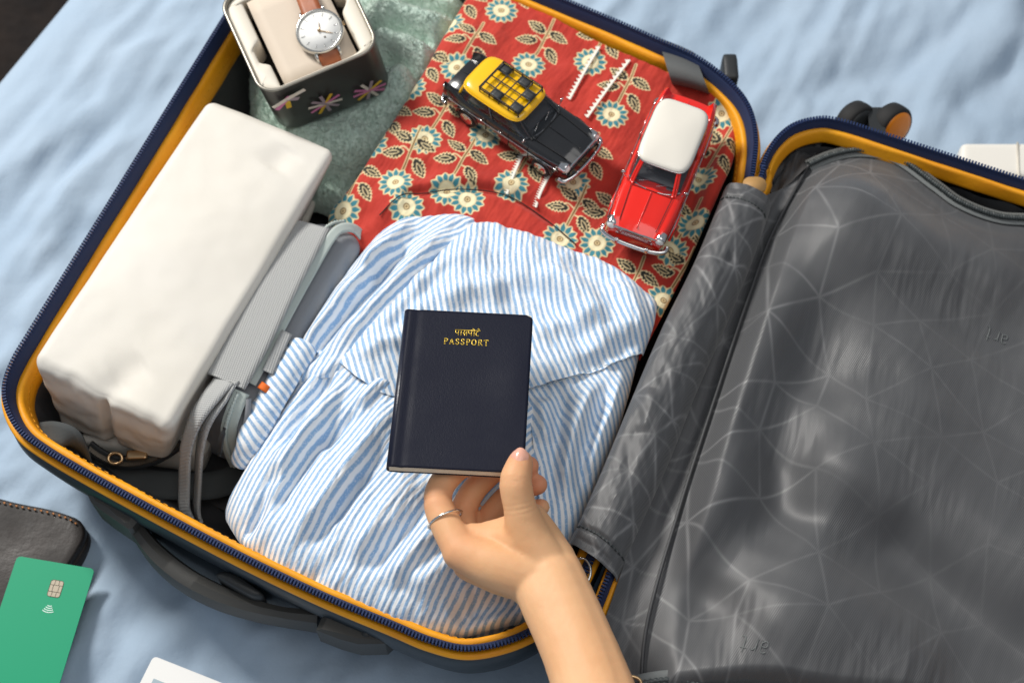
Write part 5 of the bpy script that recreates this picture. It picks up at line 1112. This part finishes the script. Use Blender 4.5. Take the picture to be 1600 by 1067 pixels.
# ================================================================== HAND
def skin_mat():
    m = mat('skin', '#e6b78b', .55, bump=[(1200, .0003), (420, .0002)], var=('#dba577', 26, .3), sss=.12, spec=.32)
    nt = m.node_tree; N = nt.nodes; L = nt.links; b = N['Principled BSDF']; at = N.new('ShaderNodeAttribute'); at.attribute_name = 'flush'
    mx = N.new('ShaderNodeMix'); mx.data_type = 'RGBA'; src = b.inputs['Base Color'].links[0].from_socket; L.new(at.outputs['Fac'], mx.inputs['Factor']); L.new(src, mx.inputs['A']); mx.inputs['B'].default_value = lin('#d88a68'); L.new(mx.outputs['Result'], b.inputs['Base Color'])
    return m
M['skin'] = skin_mat()
def hand():
    J = lambda u, v, z: P(u, v, z)
    V = []; 
    mb = MB()
    def cap(p, r, n=20):
        """tapered limb through points with rounded ends"""
        p = np.asarray(p, float); q = spl(np.c_[p, r], max(16, 10 * len(p))); c, rr = q[:, :3], q[:, 3]
        t0 = c[0] - c[1]; t0 /= np.linalg.norm(t0); t1 = c[-1] - c[-2]; t1 /= np.linalg.norm(t1); s = np.array([.35, .65, .85, .97])
        c = np.vstack([[c[0] + t0 * rr[0] * math.sqrt(1 - k * k) for k in s], c, [c[-1] + t1 * rr[-1] * math.sqrt(1 - k * k) for k in s[::-1]]]); rr = np.r_[s * rr[0], rr, s[::-1] * rr[-1]]
        mb.tube(c, rr, n)
    wr = J(862, 905, .150); mm = .001
    elbow = J(1010, 1420, .225); mid = J(930, 1085, .168)
    # forearm and wrist (two strands give the oval section)
    off = np.array([.009, .0035, -.003])
    cap([J(836, 898, .151), J(848, 925, .152), mid - off * .55, elbow - off * .8], [.0150, .0165, .0190, .029]); cap([J(872, 890, .142), wr + off * .5, mid + off * .55, elbow + off * .8], [.0140, .0160, .0190, .029]); cap([J(850, 900, .150), wr + [0, 0, .002], mid + [0, 0, .002], elbow], [.0165, .0170, .0198, .030])
    cap([J(802, 892, .143), J(846, 925, .151), J(892, 1010, .161), J(925, 1085, .168)], [.0145, .0158, .0150, .0140])
    # index: knuckle, middle joint, end joint, tip (under the passport)
    idx = [J(720, 862, .150), J(684, 782, .151), J(712, 733, .152), J(772, 712, .1535)]; cap(idx, [.0112, .0092, .0086, .0072])
    cap([J(835, 898, .150), J(780, 885, .152), J(720, 862, .150)], [.0165, .0150, .0118])
    mdl = [J(734, 880, .136), J(724, 798, .133), J(768, 738, .142), J(826, 728, .1525)]; cap(mdl, [.0108, .0086, .0080, .0068])
    cap([J(842, 905, .140), J(785, 895, .138), J(734, 880, .136)], [.0160, .0140, .0112])
    rng_ = [J(756, 892, .126), J(764, 815, .126), J(800, 770, .134), J(840, 757, .1455)]; cap(rng_, [.0102, .0084, .0076, .0066])
    cap([J(850, 905, .134), J(800, 900, .130), J(756, 892, .126)], [.0150, .0130, .0104])
    pky = [J(785, 896, .121), J(800, 832, .121), J(826, 800, .127), J(846, 792, .134)]; cap(pky, [.0092, .0072, .0065, .0056])
    cap([J(856, 905, .130), J(815, 900, .126), J(785, 896, .121)], [.0140, .0115, .0092])
    # thumb: base, knuckle, joint, tip lying on the cover's corner
    thb = [J(850, 880, .152), J(826, 838, .160), J(812, 790, .172), J(806, 752, .1795), J(813, 722, .1805)]; cap(thb, [.0150, .0138, .0104, .0102, .0080])
    cap([J(806, 752, .1775), J(813, 724, .1785)], [.0098, .0082])
    # fleshy web between thumb and index, ball of the thumb
    cap([J(815, 845, .156), J(775, 842, .150), J(738, 838, .147)], [.0140, .0098, .0086]); cap([J(842, 862, .148), J(800, 858, .148), J(752, 856, .146)], [.0160, .0130, .0108])
    cap([J(822, 822, .158), J(790, 826, .152), J(760, 832, .148)], [.0110, .0080, .0070])
    cap([J(868, 872, .148), J(852, 840, .152), J(834, 806, .160)], [.0125, .0105, .0080])
    me = raw('hand_tmp', np.vstack(mb.V), mb.F); o = link('person', me)
    rm = o.modifiers.new('r', 'REMESH'); rm.mode = 'VOXEL'; rm.voxel_size = .0011
    smm = o.modifiers.new('s', 'SMOOTH'); smm.factor = .5; smm.iterations = 18
    bpy.context.view_layer.update(); dg = bpy.context.evaluated_depsgraph_get(); m2 = D.meshes.new_from_object(o.evaluated_get(dg)); o.modifiers.clear(); o.data = m2; m2.name = 'person'; D.meshes.remove(me)
    n = len(m2.vertices); co = np.empty(n * 3); m2.vertices.foreach_get('co', co); co = co.reshape(-1, 3); no = np.empty(n * 3); m2.vertices.foreach_get('normal', no); no = no.reshape(-1, 3)
    # creases at the joints, soft knuckle relief, reddish tips and knuckles
    disp = .00018 * fbm(co[:, 0] * 120 + co[:, 2] * 90, co[:, 1] * 120, 5, 3); fl = np.zeros(n)
    def crease(j, d, depth, gap=.0016, rad=.013):
        nonlocal disp
        d = d / np.linalg.norm(d); s = (co - j) @ d; near = np.exp(-(np.linalg.norm(co - j, axis=1) / rad) ** 4)
        for k in (-1, 0, 1): disp = disp - near * depth * np.exp(-((s - k * gap) / .0006) ** 2) * (1 if k == 0 else .6)
    for f in (idx, mdl, rng_): 
        crease(f[1], f[2] - f[0], .0005); crease(f[2], f[3] - f[1], .0004)
        for k, w_ in ((1, .5), (2, .45), (3, 1.0)): fl = np.maximum(fl, w_ * np.exp(-(np.linalg.norm(co - f[k], axis=1) / .013) ** 2))
        fl = np.maximum(fl, .5 * np.exp(-(np.linalg.norm(co - (f[2] + f[3]) / 2, axis=1) / .014) ** 2))
    crease(thb[3], thb[4] - thb[2], .0005, .0018); crease(thb[2], thb[3] - thb[1], .0003, .003)
    fl = np.maximum(fl, .6 * np.exp(-(np.linalg.norm(co - thb[4], axis=1) / .011) ** 2)); fl = np.maximum(fl, .35 * np.exp(-(np.linalg.norm(co - thb[3], axis=1) / .010) ** 2)); fl = np.maximum(fl, .5 * np.exp(-(np.linalg.norm(co - idx[0], axis=1) / .013) ** 2))
    # knuckle bumps and two faint tendons across the back
    for j, amp in ((idx[0], .0016), (mdl[0], .0014)): disp = disp + amp * np.exp(-(np.linalg.norm(co - j, axis=1) / .014) ** 4) * np.clip(no[:, 2], 0, 1)
    co = co + no * disp[:, None]; m2.vertices.foreach_set('co', co.ravel())
    at = m2.attributes.new('flush', 'FLOAT', 'POINT'); at.data.foreach_set('value', np.clip(fl, 0, .8).astype(np.float32)); m2.materials.clear(); m2.materials.append(M['skin']); m2.polygons.foreach_set('use_smooth', np.full(len(m2.polygons), True)); m2.update()
    tag(o, 'bare forearm and hand pinching the passport between thumb and fingers', 'person'); ORG[o.name] = np.zeros(3)
    # thumb nail, set on the upper side near the tip
    d = thb[4] - thb[3]; d /= np.linalg.norm(d); up = np.array([-.20, -.30, .93]); up -= d * (d @ up); up /= np.linalg.norm(up); rt = np.cross(d, up); c = thb[4] + d * .0012 + up * .0009
    G = np.zeros((12, 12, 3))
    for i, a in enumerate(np.linspace(-1, 1, 12)):
        for j, b in enumerate(np.linspace(-1, 1, 12)):
            sq = math.sqrt(max(1 - .5 * b * b, 0)); x = a * .0056 * sq; y = b * .0058 * math.sqrt(1 - .35 * a * a); G[j, i] = c + rt * x + d * y + up * (.0078 - .0032 * a * a - .0010 * max(b, 0) ** 2 - .0006 * b * b)
    nb = np.vstack([G.reshape(-1, 3), (G - up * .0007).reshape(-1, 3)]); mk('thumb_nail', nb, np.vstack([gridF(12, 12), gridF(12, 12)[:, ::-1] + 144]), M['nail'], o)
    # ring at the base of the index finger
    q0, q1 = idx[0], idx[1]; c = q0 * .36 + q1 * .64; ax = q1 - q0; ax /= np.linalg.norm(ax); u = np.cross(ax, [0, 0, 1.]); u /= np.linalg.norm(u); v = np.cross(u, ax); a = np.linspace(0, 2 * np.pi, 48, endpoint=False); r = .0108
    b = MB(); b.tube(c + np.cos(a)[:, None] * u * r + np.sin(a)[:, None] * v * r, .0008, 8, closed=True)
    rt_ = thing('ring', 'thin silver ring with small stones worn on the index finger', 'ring', tuple(c)); b.build('band', M['silver'], rt_)
    side = -u if u[0] > 0 else u
    for k in (-1, 0, 1): b = MB(); b.lathe([(.0001, -.0012), (.0012, -.0004), (.0012, .0004), (.0001, .0013)], c + (side * math.cos(k * .26 - .15) + v * math.sin(k * .26 - .15)) * (r + .0008) , None, 10); b.build('stone', M['lampglass'], rt_)
hand()

# ================================================================== WALLET, CARDS AND WHAT LIES ON THE BED
def outline_slab(name, pts, z0, z1, m, parent=None, bev=.002, dome=0.0, seed=0, **k):
    p = np.asarray(pts, float)[:, :2]; n = len(p); c = p.mean(0)
    def ring(ins, z):
        d = c - p; L = np.linalg.norm(d, axis=1)[:, None]; q = p + d / L * ins; return np.c_[q, np.full(n, z)]
    rings = [ring(bev * .6, z0), ring(0, z0 + bev * .6), ring(0, z1 - bev), ring(bev * .35, z1 - bev * .3), ring(bev, z1)]
    for f in (.1, .25, .45, .65, .85): q = np.c_[p + (c - p) * f, np.full(n, z1 + dome * f)]; q[:, 2] += .0006 * fbm(q[:, 0] * 40, q[:, 1] * 40, seed, 2) if dome else 0; rings.append(q)
    V = np.vstack(rings + [[(c[0], c[1], z1 + dome)]]); F = [tuple(f) for f in gridF(len(rings), n, wrap_u=True)]; kk = len(rings) - 1
    F += [(kk * n + i, kk * n + (i + 1) % n, (kk + 1) * n) for i in range(n)] + [tuple(reversed(range(n)))]
    return mk(name, V, F, m, parent, **k)
def wallet():
    t = thing('leather_wallet', 'worn dark brown leather wallet with tan stitching under green card', 'wallet', tuple(P(-20, 900, 0)))
    W0 = PL([(-160, 742), (-60, 762), (20, 783), (70, 793), (105, 803), (124, 812), (132, 826), (128, 845), (95, 900), (40, 990), (-40, 1110), (-240, 1020)], .016); pts = spl(W0, 110, closed=True)
    outline_slab('lower_leaf', pts + np.array([.001, -.0015, 0]), -.004, .0075, M['wallet'], t, .002, .0, 2); outline_slab('upper_leaf', pts, .0078, .016, M['wallet'], t, .0022, .0008, 4)
    q = spl(PL([(-60, 768), (20, 789), (70, 799), (104, 809), (122, 820)], .0172), 60)
    for k in range(0, 58, 3): V, F = tube(q[k:k + 2] + [0, 0, .0002], .0007, 6); mk('stitch', V, F, M['thread'], t)
wallet()
def card(name, label, cat, corners, z, m, rad=.0032):
    c = PL(corners, z); ex = c[1] - c[0]; w_ = np.linalg.norm(ex); ex /= w_; ey = c[3] - c[0]; ey -= ex * (ey @ ex); h = np.linalg.norm(ey); ey /= h
    t = thing(name, label, cat, tuple(c[0] + ex * w_ / 2 + ey * h / 2)); O = c[0] + ex * w_ / 2 + ey * h / 2
    tf = lambda x, y, zz: O + ex * x + ey * y + np.array([0, 0, zz])
    b = MB(); b.prism(rrect(w_, h, rad, 8), -.0008, 0, tf); b.build('card_body', m, t, smooth=False)
    return t, tf, w_, h
def cards():
    c0, c1 = P(27, 868, .0185), P(152, 889, .0185); ex = c1 - c0; W = .0565; ex = ex / np.linalg.norm(ex); ey = np.array([ex[1], -ex[0], 0]); 
    t = thing('bank_card', 'green bank card with chip lying on the brown wallet', 'card', tuple(c0 + ex * W / 2 + ey * .045)); LH = .0896; O = c0 + ex * W / 2 + ey * LH / 2
    tf = lambda x, y, z: O + ex * x - ey * y + np.array([0, 0, z])
    b = MB(); b.prism(rrect(W, LH, .0032, 8), -.0008, 0, tf); b.build('card_body', M['green'], t, smooth=False)
    cx, cy = .0055, LH / 2 - .0185; tc = lambda x, y, z: tf(cx + x, cy + y, z)
    b = MB(); b.prism(rrect(.0088, .0118, .0018, 6), .00008, .00016, tc); ch = b.build('chip', M['chip'], t, smooth=False)
    b = MB(); lw = .00016
    def ln(x0, y0, x1, y1): p = np.array([tc(x0, y0, .00020), tc(x1, y1, .00020)]); V, F = ribbon(p, lw * 2, .00006, (0, 0, 1.), rows=2); b.add(V, F)
    o = rrect(.0090, .0120, .0018, 6)
    for k in range(len(o)): ln(*o[k], *o[(k + 1) % len(o)])
    for s in (-1, 1): ln(-.0044, s * .0024, .0044, s * .0024); ln(-.0015, s * .0024, -.0015, s * .0059); ln(.0015, s * .0024, .0015, s * .0059)
    ln(-.0020, -.0024, -.0020, .0024); ln(.0022, -.0024, .0022, .0024); b.build('contact_lines', M['chipline'], ch, smooth=False)
    b = MB(); mx, my = .0052, cy - .0160
    for k, r in enumerate((.0030, .0045, .0060, .0075)):
        a = np.linspace(math.radians(-122), math.radians(-58), 14); p = np.array([tf(mx + r * 1.0 * math.cos(q), my + .0062 + r * math.sin(q), .0001) for q in a]); V, F = ribbon(p, .00055, .0001, (0, 0, 1.), rows=2); b.add(V, F)
    b.build('contactless_mark', M['mark'], t, smooth=False)
    # second card poking into view below the handle
    p0, p1 = P(240, 1024, .012), P(336, 1062, .012); ex2 = p1 - p0; ex2 /= np.linalg.norm(ex2); ey2 = np.array([ex2[1], -ex2[0], 0]); O2 = p0 + ex2 * .0428 + ey2 * .027
    t2 = thing('identity_card', 'white plastic card with grey printed panel lying on blue sheet', 'card', tuple(O2)); tf2 = lambda x, y, z: O2 + ex2 * x - ey2 * y + np.array([0, 0, z])
    b = MB(); b.prism(rrect(.0856, .054, .0032, 8), -.0008, 0, tf2); b.build('card_body', M['whitecard'], t2, smooth=False)
    b = MB(); b.prism(rrect(.030, .034, .0003, 2), .0001, .00018, lambda x, y, z: tf2(x - .0205, y - .004, z)); b.build('printed_panel', M['cardgrey'], t2, smooth=False)
    # ivory case beyond the lid
    c = PL([(1500, 270), (1680, 280), (1690, 222), (1502, 222)], .03); V, F = soft_box([q - [0, 0, .028] for q in (c[0], c[1], c[2], c[3])] + [c[0], c[1], c[2], c[3]], (30, 14, 10), .16)
    t3 = thing('power_bank', 'ivory plastic box with a seam lying beyond the open lid', 'box', tuple(c.mean(0) - [0, 0, .03])); mk('housing', V, F, M['ivory'], t3)
    b = MB(); b.tube([P(1592, 290, .0302), P(1590, 223, .0302)], .0009, 8); b.build('seam', M['cream'], t3)
cards()
